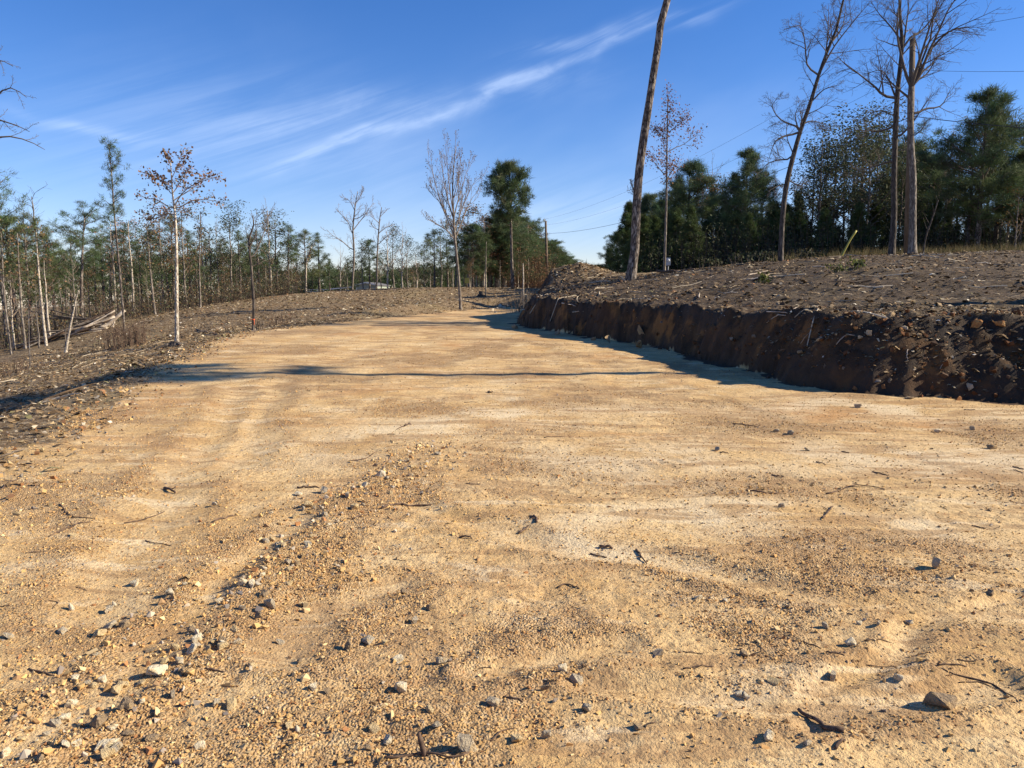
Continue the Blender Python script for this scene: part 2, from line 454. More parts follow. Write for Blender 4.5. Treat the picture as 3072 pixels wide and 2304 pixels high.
def ground_fn(k):
    mix, noise, ramp, voro, attr, Mt, p = k['mix'], k['noise'], k['ramp'], k['voro'], k['attr'], k['math'], k['pos']
    pad, face, gr, sand = (attr(n).outputs['Fac'] for n in ('pad', 'face', 'gravel', 'sand'))
    # clay pad
    c = mix(ramp(noise(p, .7, 4), .38, .62, 0, 1), (.645, .44, .21), (.52, .325, .135))
    c = mix(ramp(noise(p, .33, 3, .6, .5), .52, .68, 0, .75), c, (.44, .225, .085))
    c = mix(ramp(noise(p, 2.2, 4, .6), .45, .7, 0, .6), c, (.70, .53, .30))
    c = mix(Mt('MULTIPLY', sand, .9), c, mix(noise(p, 1.3, 3), (.68, .52, .31), (.72, .58, .38)))
    stm = k['node']('ShaderNodeMapping'); k['link'](p, stm.inputs[0]); stm.inputs['Scale'].default_value = (.35, 1.25, 1); stm.inputs['Rotation'].default_value = (0, 0, R(14))
    c = mix(ramp(noise(stm.outputs[0], 1.6, 5, .68, 1.2), .50, .58, 0, .68), c, (.36, .215, .10))
    c = mix(ramp(noise(stm.outputs[0], 2.6, 4, .6, .8), .56, .66, 0, .6), c, (.74, .58, .36))
    grain = voro(p, 75, 'Color'); sp = k['node']('ShaderNodeSeparateXYZ'); k['link'](grain, sp.inputs[0])
    grit_shade = Mt('MULTIPLY', gr, ramp(sp.outputs[0], .48, .55, 0, .6))
    c = mix(grit_shade, c, (.34, .205, .10))  # dark cells: tiny shadows among the gravel put into the colour
    g2 = Mt('MULTIPLY', gr, ramp(sp.outputs[1], .70, .76, 0, .6))
    c = mix(g2, c, (.66, .50, .30))
    c = mix(Mt('MULTIPLY', gr, ramp(noise(p, 22, 3, .7), .46, .70, 0, .6)), c, (.27, .155, .07))
    c = mix(Mt('MULTIPLY', gr, ramp(noise(p, 3.2, 4, .6), .38, .60, .15, .7)), c, (.36, .215, .10))
    gv = k['node']('ShaderNodeSeparateXYZ'); k['link'](voro(p, 38, 'Color'), gv.inputs[0])
    c = mix(Mt('MULTIPLY', ramp(gv.outputs[2], .78, .84, 0, .5), Mt('SUBTRACT', 1.0, Mt('MULTIPLY', sand, .8))), c, (.31, .185, .09))  # dark speckle: small grit shadows painted into the pad colour
    # forest litter
    lv = voro(p, 16, 'Color'); ls = k['node']('ShaderNodeSeparateXYZ'); k['link'](lv, ls.inputs[0])
    l = mix(noise(p, 2.0, 4), (.155, .098, .048), (.23, .153, .078))
    l = mix(ramp(ls.outputs[0], .55, .85, 0, .6), l, (.08, .055, .034))
    l = mix(ramp(ls.outputs[1], .72, .85, 0, .8), l, (.33, .25, .155))
    l = mix(ramp(ls.outputs[2], .92, .97, 0, .7), l, (.42, .32, .20))
    l = mix(ramp(noise(p, .22, 3), .5, .66, 0, .5), l, (.24, .18, .09))
    # cut face
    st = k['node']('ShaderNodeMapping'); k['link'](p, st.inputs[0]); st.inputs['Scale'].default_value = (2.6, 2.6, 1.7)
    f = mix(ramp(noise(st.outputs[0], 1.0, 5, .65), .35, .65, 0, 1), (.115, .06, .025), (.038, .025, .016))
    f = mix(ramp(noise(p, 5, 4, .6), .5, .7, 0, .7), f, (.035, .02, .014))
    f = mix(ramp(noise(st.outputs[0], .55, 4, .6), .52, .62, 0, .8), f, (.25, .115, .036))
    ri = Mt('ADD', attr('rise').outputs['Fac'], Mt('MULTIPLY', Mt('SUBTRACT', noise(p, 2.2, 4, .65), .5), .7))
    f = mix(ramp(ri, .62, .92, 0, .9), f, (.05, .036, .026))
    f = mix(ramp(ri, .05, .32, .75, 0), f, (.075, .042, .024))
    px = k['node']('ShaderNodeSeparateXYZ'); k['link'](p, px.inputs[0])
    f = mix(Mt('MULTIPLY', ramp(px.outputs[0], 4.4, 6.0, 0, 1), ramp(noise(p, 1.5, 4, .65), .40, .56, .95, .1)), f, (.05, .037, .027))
    e = noise(p, 9, 4, .7)
    edge = Mt('ADD', pad, Mt('MULTIPLY', Mt('SUBTRACT', e, .5), .9))
    c2 = mix(ramp(edge, .3, .7, 0, 1), l, c)
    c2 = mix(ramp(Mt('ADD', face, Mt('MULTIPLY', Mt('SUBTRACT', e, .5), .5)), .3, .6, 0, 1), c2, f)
    hgt = Mt('ADD', Mt('MULTIPLY', voro(p, 85), Mt('MULTIPLY', gr, -.55)), Mt('MULTIPLY', noise(p, 60, 4, .7), .55))
    hgt = Mt('ADD', hgt, Mt('MULTIPLY', noise(p, 14, 3, .6), .8))
    k['bump'](hgt, 1.0, .026)
    return c2


def bark_fn(a, b_, sc_=14.0, stretch=.25, hi=None, bump=.9):
    def fn(k):
        st = k['node']('ShaderNodeMapping'); k['link'](k['obj'], st.inputs[0]); st.inputs['Scale'].default_value = (1, 1, stretch)
        v = k['voro'](st.outputs[0], sc_, 'Distance', 'DISTANCE_TO_EDGE')
        c = k['mix'](k['ramp'](v, .02, .16, 0, 1), b_, a)
        c = k['mix'](k['ramp'](k['noise'](k['obj'], 3.0, 4), .4, .7, 0, .7), c, b_)
        if hi: c = k['mix'](k['ramp'](k['noise'](st.outputs[0], sc_ * .8, 4, .65), .52, .62, 0, .8), c, hi)
        k['bump'](v, bump, .03)
        return c
    return fn


def col_fn(base, var=.35):
    """leaf / chip / pebble colour: the piece's own tint (Col) times a base"""
    def fn(k):
        a = k['attr']('Col')
        return k['mix'](1.0, a.outputs['Color'], base, 'MULTIPLY')
    return fn


M = {}
M['ground'] = material('earth', ground_fn)
M['pine_bark'] = material('pine bark', bark_fn((.165, .13, .105), (.042, .032, .027), 11, .3, (.36, .31, .26)))
M['dark_bark'] = material('dark bark', bark_fn((.10, .080, .066), (.042, .034, .030), 16, .2, (.17, .14, .115)))
M['grey_bark'] = material('grey bark', bark_fn((.21, .172, .138), (.10, .08, .066), 16, .25, (.36, .31, .26)))
M['white_bark'] = material('pale bark', bark_fn((.56, .48, .38), (.22, .17, .13), 13, .5, (.62, .55, .45)))
M['twig'] = material('twig bark', lambda k: k['mix'](k['noise'](k['obj'], 5, 3), (.10, .080, .066), (.16, .128, .104)))
M['pale_twig'] = material('pale twig bark', lambda k: k['mix'](k['noise'](k['obj'], 5, 3), (.20, .145, .105), (.30, .23, .17)))


def leafy(name, base):
    m = material(name, col_fn(base), .75)
    nt = m.node_tree; b = nt.nodes['Principled BSDF']; k = mk(nt)
    t = k['node']('ShaderNodeBsdfTranslucent'); mx = k['node']('ShaderNodeMixShader'); mx.inputs[0].default_value = .22
    src = b.inputs['Base Color'].links[0].from_socket
    k['link'](src, t.inputs[0]); k['link'](b.outputs[0], mx.inputs[1]); k['link'](t.outputs[0], mx.inputs[2])
    k['link'](mx.outputs[0], nt.nodes['Material Output'].inputs[0])
    return m


M['needle'] = leafy('pine needles', (.098, .130, .058))
M['leaf'] = leafy('leaves', (1.0, 1.0, 1.0))
M['piece'] = material('loose pieces', col_fn((1.0, 1.0, 1.0)))


def stone_fn(k):
    oi = k['node']('ShaderNodeObjectInfo')
    a = k['attr']('Col')
    c = k['mix'](oi.outputs['Random'], (.36, .245, .14), (.40, .31, .215))
    sp = k['math']('FRACT', k['math']('MULTIPLY', oi.outputs['Random'], 7.31))
    c = k['mix'](k['ramp'](sp, .55, .8, 0, 1), c, (.235, .19, .155))
    c = k['mix'](k['ramp'](k['noise'](k['obj'], 4.0, 5, .65), .45, .7, 0, .75), c, (.43, .285, .135))
    c = k['mix'](k['ramp'](k['noise'](k['obj'], 9.0, 4, .6), .55, .75, 0, .5), c, (.15, .10, .07))
    k['bump'](k['noise'](k['obj'], 12, 5, .65), .5, .05)
    return c


M['stone'] = material('stone', stone_fn)
M['stick'] = material('dead wood', lambda k: k['mix'](k['ramp'](k['noise'](k['obj'], 30, 4, .6), .35, .7, 0, 1), (.07, .045, .033), (.17, .11, .075)))
M['log'] = material('grey log', lambda k: k['mix'](k['ramp'](k['noise'](k['obj'], 4, 4, .6), .35, .7, 0, 1), (.085, .062, .045), (.26, .205, .155)))
M['pale_log'] = material('pale log', lambda k: k['mix'](k['ramp'](k['noise'](k['obj'], 5, 4, .6), .35, .7, 0, 1), (.30, .23, .17), (.55, .47, .38)))
M['pole'] = material('pole wood', bark_fn((.19, .145, .105), (.12, .09, .065), 30, .03, None, .3))
M['metal'] = material('grey metal', lambda k: k['mix'](k['noise'](k['obj'], 6, 3), (.32, .33, .34), (.42, .43, .44)), .45)
M['wire'] = material('wire', lambda k: k['mix'](k['noise'](k['obj'], 3, 2), (.03, .03, .032), (.05, .05, .052)), .5)
M['yellow'] = material('yellow plastic', lambda k: k['mix'](k['noise'](k['obj'], 4, 3), (.40, .34, .07), (.32, .28, .08)), .5)
M['siding'] = material('pale siding', lambda k: k['mix'](k['noise'](k['obj'], .8, 3), (.30, .325, .27), (.26, .29, .24)))
M['white'] = material('white trim', lambda k: k['mix'](k['noise'](k['obj'], 2, 3), (.64, .63, .60), (.56, .55, .52)), .6)
M['shingle'] = material('roof shingles', lambda k: k['mix'](k['noise'](k['obj'], 7, 4), (.10, .095, .095), (.17, .16, .155)))
M['brown_wood'] = material('brown boards', lambda k: k['mix'](k['noise'](k['obj'], 3, 4), (.14, .065, .045), (.20, .10, .07)))
M['ribbon'] = material('orange ribbon', lambda k: k['mix'](k['noise'](k['obj'], 9, 2), (.75, .16, .05), (.6, .12, .05)))


# ------------------------------------------------------------------ ground sheet
def ground():
    du = .0125
    u = np.arange(-5.75, 5.75, du); xs = 1.15 * np.sinh(u) + .3
    ys = np.concatenate([np.linspace(-9, 1.3, 40), np.geomspace(1.32, 400, 900)])
    X, Y = np.meshgrid(xs, ys)
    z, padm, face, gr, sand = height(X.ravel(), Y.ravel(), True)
    dd, ww = pad_dist(X.ravel(), Y.ravel()); rise = np.clip(-dd / ww, 0, 1)
    ny, nx = X.shape
    V = np.c_[X.ravel(), Y.ravel(), z]
    i = (np.arange(ny - 1)[:, None] * nx + np.arange(nx - 1)[None, :]).ravel()
    Q = np.stack([i, i + 1, i + nx + 1, i + nx], -1)
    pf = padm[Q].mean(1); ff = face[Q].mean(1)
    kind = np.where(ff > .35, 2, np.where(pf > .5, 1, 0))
    for kd, name, lab in ((0, 'ground', 'cleared brown ground covered with leaf litter and wood chips'), (1, 'dirt_road', 'wide graded tan dirt roadway strewn with gravel'),
                          (2, 'earth_bank', 'dark cut earth bank along the right of the roadway')):
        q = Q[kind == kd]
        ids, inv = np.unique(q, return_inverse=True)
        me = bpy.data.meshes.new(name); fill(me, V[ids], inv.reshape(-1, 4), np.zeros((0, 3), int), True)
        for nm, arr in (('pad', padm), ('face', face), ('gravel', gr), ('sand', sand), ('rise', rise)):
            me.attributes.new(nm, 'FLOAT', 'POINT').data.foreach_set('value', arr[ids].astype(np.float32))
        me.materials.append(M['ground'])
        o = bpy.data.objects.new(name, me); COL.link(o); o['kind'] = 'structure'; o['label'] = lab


ground()


# ------------------------------------------------------------------ scatter: gravel, chips
def hull(seed, n=13, sq=(1, .8, .6)):
    """an angular stone: convex hull of random points, radius about 1"""
    rg = random.Random(seed); bm = bmesh.new()
    for _ in range(n):
        v = Vector((rg.uniform(-1, 1), rg.uniform(-1, 1), rg.uniform(-1, 1)))
        m_ = max(abs(v.x), abs(v.y), abs(v.z)); v = v / m_ * rg.uniform(.75, 1.0)
        bm.verts.new((v.x * sq[0], v.y * sq[1], v.z * sq[2]))
    r = bmesh.ops.convex_hull(bm, input=bm.verts)
    bmesh.ops.delete(bm, geom=list({g for g in r['geom_interior'] + r['geom_unused'] if isinstance(g, bmesh.types.BMVert)}), context='VERTS')
    bmesh.ops.triangulate(bm, faces=bm.faces)
    bm.verts.index_update()
    V = np.array([v.co[:] for v in bm.verts]); T = np.array([[v.index for v in f.verts] for f in bm.faces])
    bm.free(); return V, T


HULLS = [hull(100 + i, 7 + i % 3, (1, .82, .62)) for i in range(14)]
rng = np.random.default_rng(7)


def rots(n, tilt=math.pi):
    a = rng.uniform(0, 2 * math.pi, n); b = rng.uniform(-tilt, tilt, n); c = rng.uniform(-tilt, tilt, n)
    ca, sa, cb, sb, cc, sc_ = np.cos(a), np.sin(a), np.cos(b), np.sin(b), np.cos(c), np.sin(c)
    O, I = np.zeros(n), np.ones(n)
    Z = np.stack([ca, -sa, O, sa, ca, O, O, O, I], -1).reshape(n, 3, 3)
    X = np.stack([I, O, O, O, cb, -sb, O, sb, cb], -1).reshape(n, 3, 3)
    Y = np.stack([cc, O, sc_, O, I, O, -sc_, O, cc], -1).reshape(n, 3, 3)
    return Z @ X @ Y


def scatter_hulls(mb, x, y, z, size, col):
    which = rng.integers(0, len(HULLS), len(x)); Rm = rots(len(x))
    for h in range(len(HULLS)):
        m_ = which == h
        if not m_.any(): continue
        V, T = HULLS[h]; n = m_.sum()
        P = np.einsum('nij,vj->nvi', Rm[m_], V) * size[m_][:, None, None] + np.c_[x[m_], y[m_], z[m_]][:, None, :]
        mb.add(P.reshape(-1, 3), None, (T[None] + (np.arange(n) * len(V))[:, None, None]).reshape(-1, 3), np.repeat(col[m_], len(V), 0))


def wedge(n, y0, y1, pad=.72, power=1.0):
    """random ground points in the sector the camera looks over, a little wider than the view"""
    t = rng.uniform(0, 1, n) ** power
    y = np.sqrt(y0 * y0 + t * (y1 * y1 - y0 * y0))
    return rng.uniform(-pad, pad, n) * (y + .6), y


STONE_TINTS = np.array([(.57, .36, .145), (.49, .28, .11), (.60, .43, .22), (.36, .22, .11), (.40, .33, .25), (.36, .17, .07), (.25, .20, .16)])


def gravel():
    mb = MB()
    for n, y0, y1, s0, s1, pw in ((150000, 2.0, 5.0, .003, .0095, 1), (105000, 5.0, 11, .005, .014, 1), (26000, 11, 24, .010, .022, 1.0), (15000, 2.0, 6.5, .008, .018, 1)):
        x, y = wedge(n, y0, y1)
        z, padm, face, gr, sand = height(x, y, True)
        clump = sstep(-.15, .45, fbm(x * 2.1, y * 2.1, 55, 3))
        keep = (padm > .35) & (rng.uniform(0, 1, n) < .10 + .9 * gr * (.25 + .75 * clump))
        x, y, z = x[keep], y[keep], z[keep]; m_ = len(x)
        size = s0 + (s1 - s0) * rng.uniform(0, 1, m_) ** 2.2
        col = STONE_TINTS[rng.choice(7, m_, p=(.40, .24, .14, .08, .04, .07, .03))] * rng.uniform(.72, 1.08, (m_, 1))
        scatter_hulls(mb, x, y, z - size * .02, size, col)
    n = 900; y = 2.4 + 5.6 * rng.uniform(0, 1, n) ** 1.1; x = -1.62 + .15 * (y - 2.8) + rng.normal(0, .25, n); s_ = .007 + .018 * rng.uniform(0, 1, n) ** 2
    scatter_hulls(mb, x, y, height(x, y) + s_ * .25, s_, STONE_TINTS[rng.choice(7, n, p=(.25, .15, .25, .1, .15, .05, .05))] * rng.uniform(.85, 1.2, (n, 1)))
    tag(mb.build('gravel', M['piece']), 'fine tan gravel strewn over the dirt road', 'gravel', kind='stuff')


def chip_quads(mb, x, y, z, ln, wd, col, lift=.35):
    n = len(x); Rm = rots(n, lift)
    L = ln[:, None] / 2; W = wd[:, None] / 2
    ex, ey, ez = Rm[:, :, 0], Rm[:, :, 1], Rm[:, :, 2]
    C = np.c_[x, y, z]
    bend = ez * (ln * rng.uniform(.02, .22, n))[:, None]
    P = np.stack([C - ex * L - ey * W * .6, C - ex * L * .9 + ey * W * .7, C + ey * W + bend, C - ey * W + bend, C + ex * L + ey * W * .4, C + ex * L * .95 - ey * W * .6], 1)
    i = (np.arange(n) * 6)[:, None, None]
    q = np.array([(0, 3, 2, 1), (3, 5, 4, 2)])[None] + i
    mb.add(P.reshape(-1, 3), q.reshape(-1, 4), None, np.repeat(col, 6, 0))


CHIP_TINTS = np.array([(.155, .098, .050), (.225, .15, .078), (.07, .046, .027), (.34, .24, .135), (.58, .47, .31), (.76, .68, .54), (.26, .13, .06), (.26, .22, .10)])


def litter():
    mb = MB()
    def put(n, gen, ok, l0, l1, probs, lift=.45, up=.015):
        x, y = gen(n)
        z, padm, face, gr, sand = height(x, y, True)
        d, wid = pad_dist(x, y)
        keep = ok(x, y, padm, face, d, rng.uniform(0, 1, n))
        x, y, z = x[keep], y[keep], z[keep]; m_ = len(x)
        ln = l0 + (l1 - l0) * rng.uniform(0, 1, m_) ** 2.2
        wd = ln * rng.uniform(.18, .6, m_)
        cl = CHIP_TINTS[rng.choice(8, m_, p=probs)] * rng.uniform(.7, 1.2, (m_, 1))
        chip_quads(mb, x, y, z + up, ln, wd, cl, lift)
    pr = (.27, .25, .14, .19, .075, .015, .04, .02)
    pl = (.27, .27, .09, .22, .055, .008, .04, .047)
    box = lambda x0, x1, y0, y1: (lambda n: (rng.uniform(x0, x1, n), rng.uniform(y0, y1, n)))
    # top of the bank, its lip and its broken slope
    put(90000, box(.3, 26, 10.6, 36), lambda x, y, p, f, d, u: (d < -.2) & (p < .4) & (u < np.where(f > .4, .25, 1)) & (np.abs(x) < .75 * y), .04, .19, pr)
    put(16000, box(4.6, 13, 9, 15), lambda x, y, p, f, d, u: (d < -.1) & (d > -3) & (p < .6), .02, .10, pr)
    # left slope
    put(70000, box(-24, -3.2, 3.5, 34), lambda x, y, p, f, d, u: (d < .25) & (u < np.where(d > -.3, .35, 1)) & (np.abs(x) < .75 * y), .025, .15, pl)
    put(30000, box(-24, 4, 30, 72), lambda x, y, p, f, d, u: (d < 0), .05, .24, pr)
    tag(mb.build('leaf_litter', M['piece']), 'brown leaf litter and pale wood chips over the cleared ground', 'leaf litter', kind='stuff')


gravel(); litter()


def twig_litter():
    mb = MB()
    for n, x0, x1, y0, y1 in ((620, 1, 24, 12, 35), (420, -20, -5, 7, 34)):
        x = rng.uniform(x0, x1, n); y = rng.uniform(y0, y1, n); d, wid = pad_dist(x, y); ok = (d < -.5) & (np.abs(x) < .75 * y)
        x, y = x[ok], y[ok]; m_ = len(x); a = rng.uniform(0, 6.28, m_); L_ = .15 + 1.1 * rng.uniform(0, 1, m_) ** 2.4; bend = rng.normal(0, .18, m_)
        pts = []
        for t in (-.5, -.17, .17, .5):
            aa = a + bend * t * 2; px, py = x + np.cos(aa) * L_ * t, y + np.sin(aa) * L_ * t
            pts.append(np.c_[px, py, height(px, py) + .012 + rng.uniform(0, .03, m_)])
        P = np.stack(pts, 1); r = .004 + .012 * L_ * rng.uniform(.4, 1.2, m_)
        for lo, c in ((0, (.34, .26, .17)), (1, (.13, .085, .05)), (2, (.52, .43, .31))):
            mb.tubes([(P[i], (r[i], r[i], r[i] * .85, r[i] * .6)) for i in range(m_) if i % 3 == lo], 5, c)
    tag(mb.build('twig_litter', M['piece']), 'scattered broken twigs and branch ends over the cleared ground', 'twigs', kind='stuff')


twig_litter()


def rubble():
    """loose clods and broken stone below the bank and along the left edge of the pad"""
    mb = MB()
    n = 26000; x = rng.uniform(0, 12, n); y = rng.uniform(9, 31, n)
    d, wid = pad_dist(x, y); z, padm, face, gr, sand = height(x, y, True)
    keep = (d < .25 - .35 * rng.uniform(0, 1, n)) & (d > -1.6) & (rng.uniform(0, 1, n) < np.where(d > -.15, .55, .75 * sstep(.6, 1.1, wid) + .12))
    x, y, z = x[keep], y[keep], z[keep]; m_ = len(x)
    s = .012 + .06 * rng.uniform(0, 1, m_) ** 3.5
    tints = np.array([(.13, .055, .022), (.075, .045, .03), (.18, .085, .035), (.20, .16, .12)])
    scatter_hulls(mb, x, y, z + s * .2, s, tints[rng.choice(4, m_, p=(.4, .3, .2, .1))] * rng.uniform(.7, 1.2, (m_, 1)))
    tag(mb.build('dirt_clods', M['piece']), 'loose dark clods and stones fallen along the foot of the earth bank', 'dirt clods', kind='stuff')
    mb = MB()
    n = 30000; x = rng.uniform(-13, -2.6, n); y = rng.uniform(3, 30, n)
    d, wid = pad_dist(x, y); z = height(x, y)
    keep = (np.abs(d + .25) < .9 * rng.uniform(.1, 1, n)) & (np.abs(x) < .75 * y)
    x, y, z = x[keep], y[keep], z[keep]; m_ = len(x)
    s = .006 + .034 * rng.uniform(0, 1, m_) ** 3.2
    scatter_hulls(mb, x, y, z + s * .15, s, STONE_TINTS[rng.choice(7, m_)] * rng.uniform(.45, .95, (m_, 1)))
    tag(mb.build('edge_rubble', M['piece']), 'broken stone rubble along the left edge of the dirt road', 'rubble', kind='stuff')


rubble()

# ------------------------------------------------------------------ trees
def unit(v):
    return v / (np.linalg.norm(v) + 1e-9)


def resample(pts, n):
    """a smooth curve through pts, n points"""
    P = np.asarray(pts, float)
    if len(P) < 3:
        t = np.linspace(0, 1, n)[:, None]; return P[0] * (1 - t) + P[-1] * t
    s = np.r_[0, np.cumsum(np.linalg.norm(np.diff(P, axis=0), axis=1))]
    Q = np.vstack([2 * P[0] - P[1], P, 2 * P[-1] - P[-2]])
    out = []
    for x in np.linspace(0, s[-1] * .99999, n):
        i = int(np.searchsorted(s, x, side='right') - 1); i = min(i, len(P) - 2)
        t = (x - s[i]) / max(s[i + 1] - s[i], 1e-9)
        p0, p1, p2, p3 = Q[i], Q[i + 1], Q[i + 2], Q[i + 3]
        out.append(.5 * (2 * p1 + (p2 - p0) * t + (2 * p0 - 5 * p1 + 4 * p2 - p3) * t * t + (3 * p1 - p0 - 3 * p2 + p3) * t ** 3))
    return np.array(out)


def grow(rg, out, p, d, L, r, lvl, sp):
    """one branch and, below it, its own branches: polylines with radii are appended to out[lvl]"""
    n = (8, 6, 5, 4)[min(lvl, 3)]
    pts = [np.array(p, float)]; d = unit(np.array(d, float)); up = sp['up'] * (1 if lvl < 2 else .6)
    for i in range(n - 1):
        d = unit(d + rg.normal(0, sp['gnarl'], 3) + np.array((0, 0, up / n * 3)))
        pts.append(pts[-1] + d * L / (n - 1))
    rad = [max(r * (1 - .8 * i / (n - 1)), sp['rmin'] * .7) for i in range(n)]
    out.setdefault(lvl, []).append((pts, rad))
    if lvl < sp['levels']:
        kids(rg, out, pts, rad, L, lvl, sp, .2)
    return pts


def kids(rg, out, pts, rad, L, lvl, sp, t0, count=None, ratio=None):
    nk = count if count is not None else max(2, int(round(sp['n'][min(lvl, len(sp['n']) - 1)] * rg.uniform(.75, 1.25))))
    for c in range(nk):
        t = t0 + (1 - t0) * (c + rg.uniform(.1, .9)) / nk
        i = min(int(t * (len(pts) - 1)), len(pts) - 2); f = t * (len(pts) - 1) - i
        q = np.array(pts[i]) * (1 - f) + np.array(pts[i + 1]) * f
        ax = unit(np.array(pts[i + 1]) - np.array(pts[i]))
        rv = unit(np.cross(ax, rg.normal(0, 1, 3)))
        a = R(sp['angle'] + rg.normal(0, 9))
        d = ax * math.cos(a) + rv * math.sin(a)
        d[2] += sp.get('lift', 0)
        l = L * (ratio or sp['ratio']) * (1 - .55 * t * sp.get('taper', 1)) * rg.uniform(.65, 1.2)
        r = max(min(rad[i] * .62, l * .016), sp['rmin'])
        grow(rg, out, q, d, l, r, lvl + 1, sp)


BARE = dict(levels=3, n=(9, 6, 4), angle=42, ratio=.5, gnarl=.12, up=.22, rmin=.006, taper=1)


def leaves(rg, mb, out, per, size, tints, lo=2, spread=.12):
    tips = [p for l, b in out.items() if l >= lo for p, _ in b]
    if not tips: return
    C = np.array([np.array(t[-1]) * u + np.array(t[-2]) * (1 - u) for t in tips for u in rg.uniform(.0, 1.1, per)])
    C = C + rg.normal(0, spread, C.shape)
    n = len(C); A = rg.normal(0, 1, (n, 3)); A[:, 2] -= .3; A /= np.linalg.norm(A, axis=1, keepdims=True)
    B = np.cross(A, rg.normal(0, 1, (n, 3))); B /= np.linalg.norm(B, axis=1, keepdims=True)
    s = size * rg.uniform(.6, 1.3, (n, 1))
    P = np.stack([C, C + A * s * .5 + B * s * .32, C + A * s, C + A * s * .5 - B * s * .32], 1)
    q = np.arange(n * 4).reshape(-1, 4)
    col = np.array(tints)[rg.integers(0, len(tints), n)] * rg.uniform(.7, 1.25, (n, 1))
    mb.add(P.reshape(-1, 3), q, None, np.repeat(col, 4, 0))


def needles(rg, mb, C, A, size, K, wd, tint=(1, 1, 1)):
    """tufts of needles at C pointing along A"""
    n = len(C); C = np.repeat(C, K, 0); A = np.repeat(A, K, 0); s = np.repeat(size, K)[:, None]
    D = A * .75 + rg.normal(0, .62, (n * K, 3)); D /= np.linalg.norm(D, axis=1, keepdims=True)
    W = np.cross(D, rg.normal(0, 1, D.shape)); W /= np.linalg.norm(W, axis=1, keepdims=True)
    B = C + rg.normal(0, .28, C.shape) * s
    Lg = s * rg.uniform(.6, 1.1, (n * K, 1))
    P = np.stack([B + W * wd / 2, B - W * wd / 2, B + D * Lg], 1)
    col = np.repeat(rg.uniform(.65, 1.35, (n, 1)) * (np.array(tint) * (1 + rg.normal(0, .08, (n, 3)))), K, 0) * rg.uniform(.8, 1.2, (n * K, 1))
    mb.add(P.reshape(-1, 3), None, np.arange(n * K * 3).reshape(-1, 3), np.repeat(col, 3, 0))


LEAF_RED = [(.27, .12, .06), (.21, .105, .06), (.31, .17, .085), (.16, .095, .06)]
LEAF_BROWN = [(.19, .115, .055), (.14, .085, .045), (.23, .15, .075), (.17, .13, .06)]
LEAF_GREY = [(.085, .105, .05), (.06, .08, .04), (.11, .115, .06), (.095, .09, .05)]
LEAF_YEL = [(.34, .19, .045), (.27, .13, .035), (.18, .10, .03)]


def finish_tree(root, trunk_mb, crown, leaf_mb, bark, twig, leafmat, crown_name):
    t = trunk_mb.build('trunk', M[bark], root, True)
    c = MB()
    for l, b in sorted(crown.items()):
        c.tubes(b, (7, 5, 4, 3, 3)[min(l, 4)], cap=False)
    if c.n:
        c.build('crown', M[twig], root, True)
    if leaf_mb is not None and leaf_mb.n:
        leaf_mb.build(crown_name, M[leafmat], root)


def trunk_from(base, Y, px, depth=None, n=26):
    """pixels (x, y, width) up the trunk -> points and radii relative to base"""
    P = np.array([at(x, y, Y) for x, y, _ in px]); r = np.array([wd / 3 / F * Y / 2 for *_, wd in px])
    P = P - P[0]; P[0, 2] -= .0
    if depth is not None: P[:, 1] += np.interp(np.arange(len(P)), np.linspace(0, len(P) - 1, len(depth)), depth)
    pts = resample(P, n)
    s = np.linspace(0, len(P) - 1, n)
    rad = np.interp(s, np.arange(len(P)), r)
    return pts, rad


def flare(pts, rad, k=.7, h=.35):
    z = pts[:, 2] - pts[0, 2]
    return rad * (1 + k * np.exp(-z / h))


def px_tree(name, label, Y, px, limbs=(), spec=BARE, seed=1, bark='grey_bark', twig='twig', trunk_kids=None, leaf=None, cat='tree', group=None, base=None, ratio_t=.3, rough=True, roots=True, t0=.45, sides=12):
    """a single tree whose trunk and main limbs follow the photo at distance Y"""
    rg = np.random.default_rng(seed)
    b = at(px[0][0], px[0][1], Y); gz = hz(b[0], b[1])
    root = empty(name, (b[0], b[1], gz), label, cat, group)
    pts, rad = trunk_from(b, Y, px)
    pts = pts + np.array((0, 0, b[2] - gz))
    pts = np.vstack([[pts[0][0] - (pts[1][0] - pts[0][0]) * .2, 0, -.25], pts]); rad = np.r_[rad[0], rad]
    rad = flare(pts, rad, .5 if roots else .15, .22)
    mb = MB(); mb.tubes([(pts, rad)], sides)
    out = {}
    H = np.linalg.norm(pts[-1] - pts[0])
    for lb in limbs:
        P = np.array([at(x, y, Y) for x, y in lb]) - np.array((b[0], b[1], gz))
        sgn = rg.choice((-1, 1)); ln = np.linalg.norm(P[-1] - P[0])
        P[:, 1] += sgn * rg.uniform(.15, .45) * ln * np.linspace(0, 1, len(P)) ** 1.2
        q = resample(P, 10)
        i = int(np.argmin(np.linalg.norm(pts - q[0], axis=1))); q[0] = pts[i]
        r0 = min(rad[i] * .62, ln * .02 + .012)
        r = np.linspace(r0, spec['rmin'] * 1.2, 10)
        out.setdefault(0, []).append((list(q), list(r)))
        kids(rg, out, list(q), list(r), ln, 0, spec, .15)
    if trunk_kids:
        kids(rg, out, list(pts), list(rad), H, 0, spec, t0, trunk_kids, ratio_t)
    lm = None
    if leaf:
        lm = MB(); leaves(rg, lm, out, **leaf)
    finish_tree(root, mb, out, lm, bark, twig, 'leaf', 'leaves')
    return root


